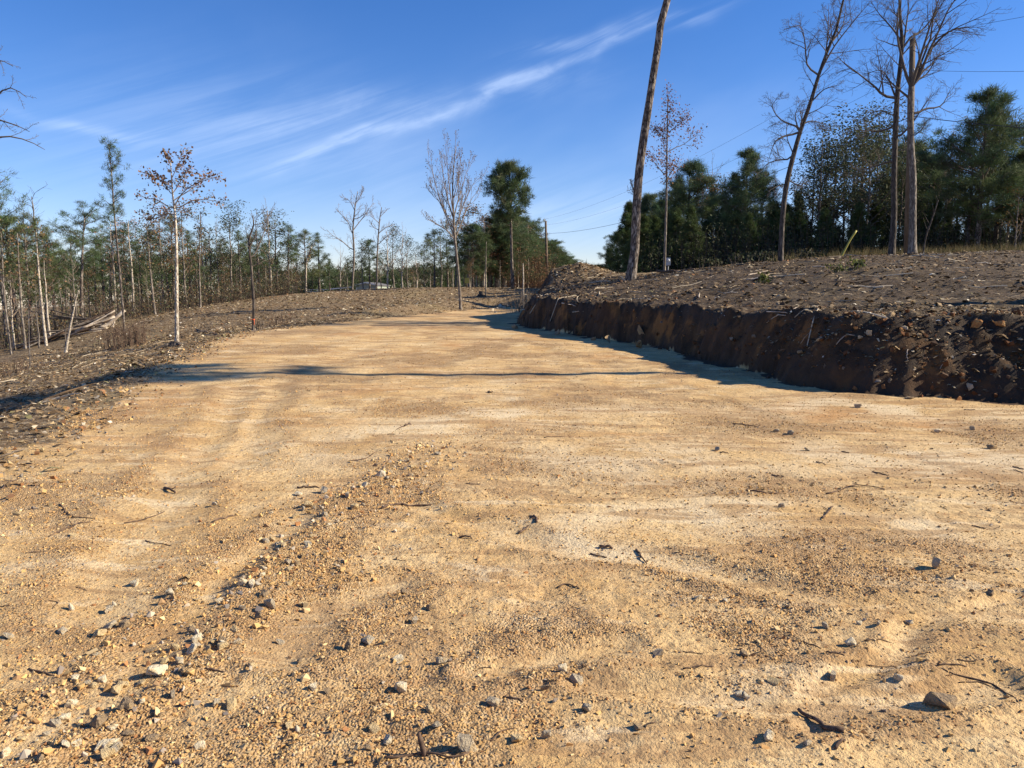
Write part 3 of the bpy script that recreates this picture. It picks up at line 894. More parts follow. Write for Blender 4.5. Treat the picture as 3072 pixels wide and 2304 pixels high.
def pine_parts(seed, H=10., crown0=.55, spread=1.6, nb=34, K=42, nl=.34, wd=.02, tr=.13, shape='round', lean=0., tint=(1, 1, 1), path=None, bare_low=4, dens=1.0):
    """trunk, branches and needle tufts of one pine about H high, as three mesh builders"""
    rg = np.random.default_rng(seed)
    if path is None:
        zz = np.linspace(0, H, 14); wob = np.cumsum(rg.normal(0, .012 * H / 10, (14, 2)), 0)
        pts = np.c_[wob[:, 0] + lean * (zz / H) ** 1.3 * H, wob[:, 1], zz]
        pts[0, 2] = -.3
        rad = tr * (1 - .85 * zz / H); rad[0] *= 1.35
    else:
        pts, rad = path
    tm = MB(); tm.tubes([(pts, rad)], 8)
    bl, C, A, S = [], [], [], []
    for i in range(nb):
        u = (i + rg.uniform(0, 1)) / nb
        t = crown0 + (1 - crown0) * u * .985
        f = t * (len(pts) - 1); j = min(int(f), len(pts) - 2); q = pts[j] * (1 - f + j) + pts[j + 1] * (f - j)
        prof = {'round': (math.sin(math.pi * min(1, .18 + .80 * u)) ** .7), 'cone': (1 - u) ** .8 * .95 + .08, 'flat': (.55 + .6 * u) * (1 if u < .85 else .75), 'thin': .55 + .45 * math.sin(3 * u + .4)}[shape]
        l = spread * prof * rg.uniform(.6, 1.15)
        a = rg.uniform(0, 2 * math.pi) + i * 2.4
        el_ = R(rg.uniform(-8, 22) + 38 * u)
        d = np.array((math.cos(a) * math.cos(el_), math.sin(a) * math.cos(el_), math.sin(el_)))
        n = 5; p = [q]; dd = d.copy()
        for s in range(n - 1):
            dd = unit(dd + rg.normal(0, .12, 3) + np.array((0, 0, .10))); p.append(p[-1] + dd * l / (n - 1))
        bl.append((p, np.linspace(.012 + .012 * l, .006, n)))
        m_ = max(2, int(round((2.2 + 2.6 * l) * dens)))
        for s in range(m_):
            w_ = 1 - (1 - .35) * rg.uniform(0, 1) ** 1.4 if s else 1.0
            f2 = w_ * (n - 1); j2 = min(int(f2), n - 2); c = p[j2] * (1 - f2 + j2) + p[j2 + 1] * (f2 - j2)
            off = rg.normal(0, .16 * (l * .5 + .5), 3) * (0 if s == 0 else 1)
            C.append(c + off); A.append(unit(dd + np.array((0, 0, .45)) + rg.normal(0, .3, 3))); S.append(nl * rg.uniform(.75, 1.2))
            if s and np.linalg.norm(off) > .1: bl.append(([c, c + off * .5, c + off], (.007, .006, .004)))
    for i in range(bare_low):
        t = rg.uniform(crown0 * .45, crown0); f = t * (len(pts) - 1); j = int(f); q = pts[j]
        a = rg.uniform(0, 6.3); l = spread * rg.uniform(.25, .6)
        d = np.array((math.cos(a), math.sin(a), rg.uniform(-.3, .2)))
        bl.append(([q + (pts[j + 1] - q) * (f - j), q + (pts[j + 1] - q) * (f - j) + d * l * .6, q + (pts[j + 1] - q) * (f - j) + d * l + np.array((0, 0, -.06))], (.014, .01, .005)))
    C.append(pts[-1]); A.append(np.array((0, 0, 1.))); S.append(nl)
    nm = MB(); needles(rg, nm, np.array(C), np.array(A), np.array(S), K, wd, tint)
    bm_ = MB(); by = {}
    for p, r in bl: by.setdefault(len(p), []).append((p, r))
    for v in by.values(): bm_.tubes(v, 4, cap=False)
    return tm, bm_, nm


class Kind:
    """a tree kind: meshes made once, each placed tree is an Empty with its own trunk, branches and crown objects"""
    def __init__(s, name, parts, H):
        s.name, s.H = name, H
        s.proto = [(nm, mb.mesh(nm, M[mat], sm)) for nm, mb, mat, sm in parts if mb.n]

    def put(s, x, y, h, rz, label, group, wide=1.0, z=None):
        k_ = h / s.H
        r = empty(s.name, (x, y, (hz(x, y) if z is None else z)), label, 'tree', group)
        r.rotation_euler = (0, 0, rz); r.scale = (k_ * wide, k_ * wide, k_)
        for nm, me in s.proto:
            o = bpy.data.objects.new(nm, me); COL.link(o); o.parent = r
        return r


def pine_kind(name, bark='pine_bark', **kw):
    t, b, n = pine_parts(**kw)
    return Kind(name, [('trunk', t, bark, True), ('crown', b, 'twig', True), ('foliage', n, 'needle', False)], kw.get('H', 10.))


def broad_kind(name, seed, H=10., spec=BARE, t0=.3, nk=12, ratio=.3, tr=.09, bark='grey_bark', twig='twig', leaf=None, fork=0, bend=.02):
    rg = np.random.default_rng(seed)
    zz = np.linspace(0, H, 14); wob = np.cumsum(rg.normal(0, bend * H / 10, (14, 2)), 0)
    pts = np.c_[wob, zz]; pts[0, 2] = -.3; rad = tr * (1 - .9 * zz / H) + .006; rad[0] *= 1.3
    tm = MB(); tm.tubes([(pts, rad)], 7); out = {}
    kids(rg, out, list(pts), list(rad), H, 0, spec, t0, nk, ratio)
    c = MB()
    for l, b in sorted(out.items()): c.tubes(b, (6, 4, 3, 3, 3)[min(l, 4)], cap=False)
    lm = MB()
    if leaf: leaves(rg, lm, out, **leaf)
    return Kind(name, [('trunk', tm, bark, True), ('crown', c, twig, True), ('leaves', lm, 'leaf', False)], H)


ORD = ('first second third fourth fifth sixth seventh eighth ninth tenth eleventh twelfth thirteenth fourteenth fifteenth sixteenth seventeenth eighteenth nineteenth twentieth '
       'twenty-first twenty-second twenty-third twenty-fourth twenty-fifth twenty-sixth twenty-seventh twenty-eighth twenty-ninth thirtieth thirty-first thirty-second thirty-third thirty-fourth '
       'thirty-fifth thirty-sixth thirty-seventh thirty-eighth thirty-ninth fortieth forty-first forty-second forty-third forty-fourth forty-fifth forty-sixth forty-seventh forty-eighth forty-ninth fiftieth').split()

# --- the single trees one can point to
px_tree('pine_tree', 'tall bare leaning pine trunk with plated bark standing on the bank top', 31,
        [(1892, 838, 30), (1899, 790, 26), (1904, 760, 26), (1909, 640, 25), (1917, 520, 24), (1933, 401, 24), (1948, 304, 21), (1963, 206, 21), (1975, 130, 21), (1982, 70, 20), (2002, 0, 19), (2030, -120, 17), (2050, -260, 13), (2062, -380, 8)],
        limbs=[[(1912, 620), (1900, 560), (1896, 540)]], bark='pine_bark', trunk_kids=9, ratio_t=.16, seed=4, t0=.8, sides=16)

px_tree('oak_tree', 'slender russet-leaved tree carrying a grey box, right of the tall leaning trunk', 37,
        [(1993, 815, 8), (1998, 651, 7), (2000, 543, 6), (2001, 434, 5), (2003, 336, 4), (2003, 284, 2)],
        limbs=[[(2006, 456), (2030, 440), (2055, 429), (2104, 396), (2131, 402)], [(1995, 526), (1968, 499), (1936, 467)], [(2001, 400), (2040, 370), (2052, 350)], [(2000, 540), (2025, 500), (2045, 480)], [(2002, 420), (1975, 395), (1960, 380)]],
        spec=dict(BARE, levels=2, n=(7, 4), ratio=.45, angle=45, up=.3), trunk_kids=26, ratio_t=.11, t0=.48, seed=8, bark='grey_bark',
        leaf=dict(per=6, size=.095, tints=LEAF_RED, lo=1, spread=.16))

DROOP = dict(BARE, levels=3, n=(11, 7, 3), angle=48, ratio=.62, gnarl=.10, up=.02, rmin=.004)
px_tree('bare_tree', 'leaning bare tree with arching drooping branches at the edge of the dark pines', 30,
        [(2342, 775, 16), (2348, 651, 15), (2362, 543, 15), (2397, 407, 14), (2429, 315, 12), (2459, 217, 11), (2489, 136, 9), (2508, 92, 8), (2530, 0, 6), (2555, -90, 4)],
        limbs=[[(2375, 477), (2330, 480), (2305, 492), (2290, 515)], [(2391, 401), (2345, 412), (2315, 434), (2291, 490)], [(2393, 385), (2382, 345), (2395, 312)], [(2451, 217), (2418, 200), (2405, 130), (2386, 90), (2343, 105)],
               [(2397, 380), (2440, 360), (2500, 372)], [(2430, 310), (2470, 270), (2510, 262)], [(2362, 550), (2330, 560), (2300, 575)], [(2365, 540), (2400, 555), (2430, 540)], [(2405, 385), (2340, 360), (2312, 320), (2335, 290)],
               [(2459, 217), (2500, 140), (2560, 60), (2600, 10)], [(2475, 180), (2490, 90), (2500, 0)], [(2489, 136), (2540, 70), (2570, -30)]],
        spec=DROOP, trunk_kids=16, ratio_t=.16, t0=.35, seed=12, bark='dark_bark')

px_tree('bare_tree', 'tall dark forked bare tree just in front of the utility pole', 32,
        [(2674, 772, 20), (2682, 651, 17), (2682, 542, 16), (2687, 380, 15), (2693, 271, 15), (2702, 190, 13), (2706, 125, 11), (2700, 40, 8), (2698, -60, 6), (2700, -160, 3)],
        limbs=[[(2682, 300), (2640, 285), (2617, 271), (2557, 233), (2500, 200), (2481, 190)], [(2706, 130), (2690, 90), (2671, 54), (2655, 20), (2644, -20)], [(2708, 150), (2725, 81), (2744, 0), (2755, -80)], [(2712, 130), (2750, 100), (2780, 81), (2828, 22), (2850, -30)],
                [(2684, 380), (2640, 390), (2560, 380)], [(2684, 480), (2620, 500), (2560, 515)], [(2690, 300), (2660, 210), (2610, 210)], [(2686, 420), (2720, 380), (2770, 290)], [(2690, 350), (2640, 330), (2600, 350)]],
        spec=dict(BARE, levels=3, n=(10, 6, 4), angle=44, up=.10, gnarl=.085, ratio=.62, rmin=.004), trunk_kids=12, ratio_t=.12, t0=.45, seed=21, bark='dark_bark')

px_tree('bare_tree', 'bare tree with pale peeling bark forking high up right beside the utility pole', 31.4,
        [(2737, 762, 24), (2738, 651, 20), (2739, 542, 19), (2733, 434, 18), (2731, 325, 17), (2734, 262, 16)],
        limbs=[[(2734, 265), (2720, 217), (2712, 163), (2704, 98), (2712, 30), (2725, -60)], [(2734, 262), (2753, 233), (2780, 157), (2801, 108), (2823, 49), (2850, 0), (2880, -60)], [(2742, 347), (2780, 325), (2834, 312), (2872, 250)],
               [(2739, 410), (2760, 390), (2770, 363)], [(2760, 220), (2800, 190), (2850, 130)], [(2780, 160), (2840, 100), (2920, 100)], [(2733, 262), (2745, 180), (2765, 60), (2775, -20)], [(2745, 245), (2790, 215), (2830, 150)], [(2790, 130), (2790, 60), (2800, 10)],
               [(2735, 300), (2690, 250), (2640, 180)]],
        spec=dict(BARE, levels=3, n=(10, 6, 4), angle=42, up=.10, gnarl=.085, ratio=.60, rmin=.004), trunk_kids=5, ratio_t=.12, t0=.5, seed=25, bark='grey_bark')

FAN = dict(BARE, levels=3, n=(9, 5, 3), angle=26, ratio=.5, gnarl=.07, up=.34, rmin=.005)
px_tree('bare_tree', 'fan-shaped bare tree standing alone at the far end of the dirt road', 45,
        [(1382, 928, 9), (1378, 860, 8), (1373, 798, 7.5), (1364, 707, 7), (1360, 635, 6), (1358, 563, 4.5), (1362, 490, 3), (1366, 440, 2)],
        limbs=[[(1364, 707), (1337, 646), (1320, 600), (1311, 574), (1293, 508), (1280, 478)], [(1365, 690), (1380, 640), (1394, 603), (1420, 545), (1445, 525)], [(1362, 720), (1345, 695), (1315, 675), (1279, 657)], [(1362, 660), (1340, 590), (1325, 520), (1318, 470)],
               [(1362, 650), (1378, 580), (1395, 520), (1405, 470)], [(1360, 640), (1350, 570), (1345, 500), (1340, 445)], [(1360, 600), (1376, 530), (1384, 470)], [(1365, 720), (1390, 650), (1415, 590), (1440, 560)], [(1363, 690), (1330, 625), (1300, 580), (1284, 545)]],
        spec=FAN, trunk_kids=12, ratio_t=.2, t0=.5, seed=31, bark='grey_bark', twig='pale_twig', leaf=dict(per=1, size=.07, tints=LEAF_BROWN, lo=3, spread=.05))

px_tree('oak_tree', 'young white-barked tree with a spreading rust-brown crown left of the dirt road', 27,
        [(531, 1040, 13), (530, 960, 11), (530, 873, 10), (529, 723, 8.5), (524, 632, 7), (518, 584, 5), (512, 488, 2.5)],
        limbs=[[(521, 632), (490, 612), (458, 596), (420, 590), (386, 572)], [(519, 590), (495, 560), (470, 536), (422, 530)], [(524, 614), (550, 580), (579, 560), (620, 545), (663, 536)], [(525, 632), (560, 608), (591, 596), (663, 604)], [(515, 536), (543, 494), (579, 463)],
               [(517, 560), (480, 540), (445, 520)], [(513, 500), (505, 470), (498, 455)], [(520, 600), (560, 570), (600, 530), (640, 525)], [(524, 650), (500, 640), (450, 655), (400, 640)], [(519, 580), (545, 530), (560, 500)]],
        spec=dict(BARE, levels=2, n=(9, 5), ratio=.32, angle=42, up=.16), trunk_kids=4, ratio_t=.14, t0=.6, seed=41, bark='white_bark', twig='pale_twig',
        leaf=dict(per=2, size=.105, tints=LEAF_RED + LEAF_BROWN, lo=2, spread=.08))

px_tree('bare_tree', 'crooked dark bare tree leaning over the left edge of the dirt road', 27.5,
        [(760, 1000, 7), (761, 906, 8), (757, 850, 8), (754, 798, 8), (749, 760, 7), (747, 725, 7), (752, 700, 6), (761, 675, 5), (758, 646, 3)],
        limbs=[[(754, 775), (762, 762), (776, 725), (790, 675), (801, 635)], [(750, 740), (770, 700), (775, 660), (800, 640)], [(754, 800), (775, 790), (790, 780)], [(748, 730), (735, 690), (730, 680)], [(790, 675), (800, 650), (810, 630)]],
        spec=dict(BARE, levels=2, n=(7, 4), angle=50, gnarl=.22, up=.15), trunk_kids=7, ratio_t=.16, t0=.55, seed=44, bark='dark_bark')

px_tree('bare_tree', 'larger of two bare trees rising in front of the pale gabled house', 82,
        [(1057, 868, 6), (1062, 762, 6), (1059, 689, 5), (1065, 624, 4), (1073, 574, 2)],
        limbs=[[(1058, 752), (1025, 722), (1000, 707), (985, 690)], [(1056, 700), (1040, 664), (1000, 624)], [(1063, 660), (1090, 645), (1105, 617)], [(1060, 690), (1095, 640), (1115, 605)], [(1064, 630), (1045, 600), (1020, 590)], [(1067, 610), (1085, 585), (1095, 565)]],
        spec=dict(BARE, levels=2, n=(9, 6), angle=45, up=.2, gnarl=.1, rmin=.012), trunk_kids=12, ratio_t=.2, t0=.4, seed=51, bark='grey_bark', twig='pale_twig')
px_tree('bare_tree', 'smaller of two bare trees rising in front of the pale gabled house', 84,
        [(1130, 868, 5), (1132, 770, 4.5), (1134, 725, 4.5), (1139, 660, 3.5), (1145, 622, 2)],
        limbs=[[(1136, 700), (1160, 680), (1175, 675)], [(1134, 735), (1155, 715), (1175, 705)], [(1138, 670), (1115, 650), (1100, 645)], [(1136, 690), (1120, 680), (1110, 660)], [(1140, 650), (1155, 635), (1162, 625)]],
        spec=dict(BARE, levels=2, n=(8, 6), angle=45, up=.2, gnarl=.1, rmin=.012), trunk_kids=9, ratio_t=.18, t0=.45, seed=53, bark='grey_bark', twig='pale_twig')

# tree outside the frame on the left: its limbs reach into the picture
px_tree('bare_tree', 'bare tree reaching twiggy branch ends in from beyond the left frame edge', 24,
        [(-150, 1110, 26), (-155, 900, 24), (-160, 700, 22), (-165, 500, 19), (-170, 320, 15), (-175, 150, 9), (-180, 20, 4)],
        limbs=[[(-166, 420), (-90, 320), (-30, 262), (20, 225), (55, 212), (85, 222)], [(-168, 400), (-80, 360), (0, 300), (50, 275), (95, 290), (130, 312)], [(-165, 480), (-90, 430), (0, 405), (60, 415), (105, 440)],
               [(-165, 450), (-80, 380), (0, 365), (75, 385), (128, 408)], [(-170, 330), (-90, 240), (-30, 200), (20, 190), (75, 215)]],
        spec=dict(BARE, levels=2, n=(8, 5), angle=45, ratio=.3, gnarl=.14, up=.06), trunk_kids=9, ratio_t=.2, t0=.4, seed=61, bark='dark_bark')

# tall tree beyond the right frame edge whose shadow crosses the road
def shadow_tree():
    x, y = 16.5, 14.1; z = hz(x, y)
    root = empty('pine_tree', (x, y, z), 'tall pine just beyond the right frame edge whose shadow crosses the road', 'tree')
    pts = resample(np.array([(0, 0, -.3), (.05, .02, 3), (-.1, .05, 6), (.1, -.05, 9), (.0, .05, 12), (.1, .2, 14), (.0, .3, 16.5)]), 22)
    t, br, n = pine_parts(77, H=16.5, path=(pts, np.linspace(.23, .06, 22)), crown0=.60, spread=1.9, nb=64, K=40, nl=.40, wd=.035, shape='round', bare_low=6)
    t.build('trunk', M['pine_bark'], root, True); br.build('crown', M['twig'], root, True); n.build('foliage', M['needle'], root)


shadow_tree()

# pines that follow the photo
def px_pine(label, Y, px, seed, **kw):
    b = at(px[0][0], px[0][1], Y); gz = hz(b[0], b[1])
    root = empty('pine_tree', (b[0], b[1], gz), label, 'tree')
    pts, rad = trunk_from(b, Y, px, n=16); pts = pts + np.array((0, 0, b[2] - gz)); pts[0, 2] = min(pts[0, 2], -.2)
    t, br, n = pine_parts(seed, H=pts[-1, 2], path=(pts, rad), **kw)
    t.build('trunk', M['pine_bark'], root, True); br.build('crown', M['twig'], root, True); n.build('foliage', M['needle'], root)


px_pine('tall skinny pine with a narrow tufted top standing by the log pile', 38,
        [(373, 990, 7), (365, 880, 6), (356, 783, 6), (342, 632, 5), (335, 524, 4), (326, 432, 2)], 201, crown0=.56, spread=.75, nb=26, K=30, nl=.24, wd=.017, shape='thin', bare_low=9)
px_pine('tall round-topped dark pine above the tree row at the end of the road', 66,
        [(1538, 862, 10), (1535, 760, 8), (1532, 640, 7), (1530, 560, 5), (1527, 500, 3)], 202, crown0=.52, spread=2.15, nb=60, K=50, nl=.46, wd=.034, shape='round', bare_low=4, dens=1.1)

# --- kinds for the forest edges
PINES = [pine_kind('pine_tree', seed=301, crown0=.45, spread=1.5, nb=34, shape='round', K=36),
         pine_kind('pine_tree', seed=302, crown0=.35, spread=1.7, nb=34, shape='cone', K=36, dens=.9),
         pine_kind('pine_tree', seed=303, crown0=.55, spread=1.9, nb=26, shape='flat', K=40, lean=.06),
         pine_kind('pine_tree', seed=304, crown0=.5, spread=1.2, nb=30, shape='thin', K=34, lean=-.04),
         pine_kind('pine_tree', seed=305, crown0=.3, spread=2.0, nb=40, shape='round', K=34, tint=(1.2, 1.02, .85))]
DENSE = [pine_kind('pine_tree', seed=311, crown0=.12, spread=2.3, nb=74, shape='cone', K=52, nl=.44, wd=.026, dens=.85),
         pine_kind('pine_tree', seed=312, crown0=.2, spread=2.5, nb=72, shape='round', K=54, nl=.46, wd=.026, dens=.85),
         pine_kind('pine_tree', seed=313, crown0=.35, spread=2.7, nb=56, shape='round', K=54, nl=.46, wd=.026, lean=.03, dens=.85)]
CEDAR = pine_kind('cedar_tree', seed=321, H=6., crown0=.03, spread=1.8, nb=110, shape='cone', K=42, nl=.26, wd=.024, tr=.08, bare_low=0, dens=1.3, tint=(.75, .78, .62))
BARES = [broad_kind('bare_tree', 331, spec=dict(BARE, levels=2, n=(8, 5), angle=38, rmin=.008), nk=18, ratio=.26, t0=.35, twig='pale_twig'),
         broad_kind('bare_tree', 332, spec=dict(BARE, levels=2, n=(8, 6), angle=46, rmin=.008, gnarl=.16), nk=15, ratio=.3, t0=.3),
         broad_kind('bare_tree', 333, spec=dict(BARE, levels=2, n=(7, 5), angle=28, up=.3, rmin=.008), nk=16, ratio=.3, t0=.35, twig='pale_twig', bark='white_bark')]
LACY = [broad_kind('oak_tree', 341, spec=dict(BARE, levels=2, n=(8, 6), angle=44, rmin=.008), nk=18, ratio=.28, t0=.3, leaf=dict(per=14, size=.14, tints=LEAF_GREY, lo=2, spread=.24)),
        broad_kind('oak_tree', 342, spec=dict(BARE, levels=2, n=(8, 6), angle=44, rmin=.008), nk=20, ratio=.32, t0=.25, leaf=dict(per=22, size=.14, tints=LEAF_GREY, lo=2, spread=.27))]
BROWN = [broad_kind('oak_tree', 351, spec=dict(BARE, levels=2, n=(8, 6), angle=46, rmin=.008), nk=18, ratio=.26, t0=.25, leaf=dict(per=18, size=.15, tints=LEAF_BROWN + LEAF_RED + LEAF_GREY, lo=2, spread=.27)),
         broad_kind('oak_tree', 352, spec=dict(BARE, levels=2, n=(8, 6), angle=42, rmin=.008), nk=18, ratio=.25, t0=.3, bark='white_bark', leaf=dict(per=2, size=.15, tints=LEAF_RED, lo=2, spread=.16))]
YELLOW = broad_kind('oak_tree', 361, spec=dict(BARE, levels=2, n=(8, 6), angle=46, rmin=.008), nk=18, ratio=.3, t0=.2, leaf=dict(per=4, size=.15, tints=LEAF_YEL + LEAF_BROWN, lo=2, spread=.2))

KINDS = {'r': (DENSE[1:], 'round-crowned dark pine'), 'p': (PINES, 'green pine'), 'd': (DENSE, 'dense dark pine'), 'b': (BARES, 'bare grey tree'), 'l': (LACY, 'thinly leaved grey-green tree'), 'n': (BROWN, 'brown-leaved tree'), 'c': ([CEDAR], 'low dark cedar'), 'y': ([YELLOW], 'yellow-brown leaved tree')}


def plant(rows, where, group, seed, wide=1.0):
    """rows of (x in the 2212 px view, y of the top, distance, kind letter)"""
    rg = np.random.default_rng(seed); seen = {}
    for x, ty, Y, kd in sorted(rows):
        g = np.array(at(x * 3072 / 2212, 860, Y)); z = hz(g[0], g[1])
        top = at(x * 3072 / 2212, ty * 3072 / 2212, Y)[2]
        ks, words_ = KINDS[kd]; i = seen.get(kd, 0); seen[kd] = i + 1
        kn = ks[rg.integers(0, len(ks))]
        lab = f'{ORD[i]} {words_} from the left {where}'
        kn.put(g[0], g[1], max(top - z, 1.2), rg.uniform(0, 6.28), lab, group, wide * rg.uniform(.85, 1.15))


LEFT = [(8, 400, 46, 'p'), (35, 500, 48, 'p'), (62, 468, 47, 'p'), (85, 425, 50, 'b'), (100, 560, 44, 'n'), (115, 520, 52, 'p'), (140, 560, 55, 'p'), (172, 463, 50, 'p'), (205, 540, 56, 'p'), (225, 520, 60, 'p'),
        (248, 480, 58, 'n'), (285, 478, 58, 'n'), (305, 540, 62, 'p'), (330, 500, 60, 'p'), (352, 455, 62, 'n'), (375, 470, 64, 'p'), (400, 455, 60, 'n'), (425, 540, 62, 'p'), (440, 470, 66, 'b'), (455, 500, 70, 'l'), (470, 490, 70, 'b'),
        (500, 458, 66, 'l'), (520, 500, 70, 'p'), (560, 500, 72, 'p'), (588, 455, 75, 'b'), (600, 475, 76, 'l'), (622, 490, 76, 'p'), (640, 520, 80, 'l'), (660, 500, 80, 'p'), (690, 505, 84, 'p'), (712, 560, 90, 'p'),
        (18, 600, 44, 'b'), (45, 590, 43, 'n'), (130, 600, 50, 'b'), (160, 560, 48, 'b'), (190, 590, 52, 'n'), (215, 610, 54, 'b'), (265, 560, 56, 'l'), (318, 580, 58, 'b'), (345, 580, 60, 'b'), (385, 560, 62, 'b'),
        (415, 590, 62, 'n'), (432, 560, 64, 'b'), (485, 560, 68, 'n'), (512, 570, 68, 'b'), (535, 540, 72, 'l'), (575, 560, 74, 'n'), (610, 580, 76, 'b'), (632, 560, 78, 'n'), (650, 570, 80, 'b'), (75, 620, 41, 'b'), (28, 470, 52, 'p'), (95, 500, 54, 'p'), (150, 520, 60, 'p'), (236, 500, 64, 'p'),
        (270, 500, 66, 'p'), (300, 500, 68, 'l'), (365, 520, 70, 'p'), (410, 500, 72, 'p'), (448, 520, 76, 'p'), (480, 520, 78, 'p'), (545, 510, 80, 'p'), (582, 520, 84, 'p')]
plant(LEFT, 'along the left forest edge', 'trees of the left forest edge', 401, 1.6)
MID = [(735, 540, 105, 'b'), (752, 560, 110, 'l'), (785, 525, 100, 'l'), (800, 520, 104, 'p'), (812, 545, 108, 'b'), (835, 500, 100, 'b'), (852, 495, 104, 'l'), (868, 500, 98, 'b'), (882, 520, 108, 'l'), (900, 545, 112, 'b'), (918, 540, 100, 'l'),
       (938, 500, 95, 'p'), (952, 500, 98, 'l'), (968, 520, 100, 'p'), (985, 480, 95, 'l'), (760, 590, 120, 'p'), (825, 560, 120, 'p'), (895, 570, 120, 'n'), (930, 565, 115, 'n'), (978, 560, 110, 'n')]
plant(MID, 'behind the crest near the house', 'trees behind the crest', 402, 1.6)
ROW = [(1003, 500, 86, 'l'), (1012, 452, 80, 'n'), (1030, 470, 84, 'n'), (1045, 475, 78, 'n'), (1062, 500, 84, 'r'), (1075, 455, 90, 'n'), (1085, 520, 80, 'd'), (1098, 470, 92, 'r'), (1112, 480, 82, 'n'), (1128, 475, 95, 'r'), (1140, 490, 88, 'n'), (1146, 510, 105, 'd'), (1158, 505, 120, 'n'),
       (1170, 520, 125, 'r'), (1182, 528, 125, 'n'), (1195, 525, 128, 'r'), (1208, 545, 140, 'd'), (1218, 550, 150, 'd'), (1228, 558, 160, 'd'), (1238, 570, 175, 'd'), (1248, 578, 190, 'd'), (1258, 583, 210, 'd'), (1290, 576, 230, 'd'), (1025, 540, 80, 'd'), (1050, 545, 76, 'n'), (1120, 540, 80, 'n'), (1015, 500, 78, 'n'), (1040, 510, 82, 'n'), (1056, 470, 80, 'n'), (1070, 500, 88, 'n'), (1092, 500, 86, 'n'), (1105, 520, 84, 'n'), (1018, 560, 74, 'n'), (1080, 560, 78, 'n'), (1035, 580, 76, 'n'), (1095, 575, 80, 'n'), (1132, 540, 90, 'n'), (1150, 565, 104, 'n'), (1022, 490, 76, 'd'), (1048, 480, 79, 'n'), (1072, 470, 80, 'd'), (1090, 480, 82, 'n'), (1104, 475, 80, 'd'), (1122, 490, 84, 'd'), (1136, 505, 92, 'n'), (1062, 530, 90, 'r'), (1110, 490, 88, 'r'), (1140, 520, 96, 'r')]
plant(ROW, 'in the row past the road end', 'tree row past the road end', 403, 1.7)
RIGHT = [(1316, 538, 72, 'c'), (1335, 505, 70, 'r'), (1362, 480, 68, 'r'), (1400, 428, 66, 'r'), (1428, 440, 64, 'r'), (1455, 400, 60, 'd'), (1485, 360, 56, 'r'), (1512, 400, 55, 'n'), (1535, 365, 60, 'b'), (1555, 400, 55, 'n'), (1580, 380, 50, 'd'), (1605, 333, 47, 'r'), (1635, 395, 50, 'd'), (1665, 440, 52, 'c'),
         (1695, 445, 54, 'c'), (1722, 430, 52, 'd'), (1765, 295, 47, 'l'), (1790, 340, 50, 'l'), (1815, 290, 52, 'l'), (1850, 268, 48, 'l'), (1880, 262, 50, 'l'), (1915, 300, 52, 'p'), (1955, 320, 54, 'd'), (1990, 345, 50, 'd'), (2030, 300, 46, 'b'), (2060, 300, 50, 'l'), (2105, 208, 42, 'r'), (2140, 250, 45, 'p'), (2165, 300, 44, 'b'),
         (2195, 335, 42, 'r'), (2225, 300, 43, 'y'), (2185, 400, 40, 'y'), (1840, 330, 56, 'b'), (1900, 330, 56, 'l'), (2085, 290, 44, 'p'), (1745, 350, 50, 'l'), (2260, 280, 44, 'd'), (2300, 300, 42, 'd'), (1775, 330, 55, 'l'), (1835, 300, 54, 'l'), (1865, 290, 46, 'l'), (1935, 340, 47, 'l'), (1975, 370, 56, 'd'), (2015, 360, 52, 'd'), (2045, 340, 55, 'n'), (2120, 300, 50, 'd'), (2155, 330, 47, 'n'), (1455, 450, 58, 'n'), (1545, 430, 52, 'd')]
plant(RIGHT, 'along the right wood edge', 'trees of the right wood edge', 404, 1.45)
rg_ = np.random.default_rng(405)
LOW = [(x + rg_.uniform(-14, 14), rg_.uniform(425, 500), rg_.uniform(43, 52), 'c') for x in range(1345, 2300, 26)] + [(x + rg_.uniform(-20, 20), rg_.uniform(410, 480), rg_.uniform(54, 62), 'd') for x in (1400, 1470, 1700, 1770, 1840, 1900, 1960, 2050, 2130, 2200)]
plant([r for r in LOW if r[3] == 'c'], 'in the dark understorey below the right wood', 'low cedars under the right wood', 406, 1.15)
plant([r for r in LOW if r[3] == 'd'], 'behind the cedars of the right wood', 'pines behind the cedars', 407, 1.0)


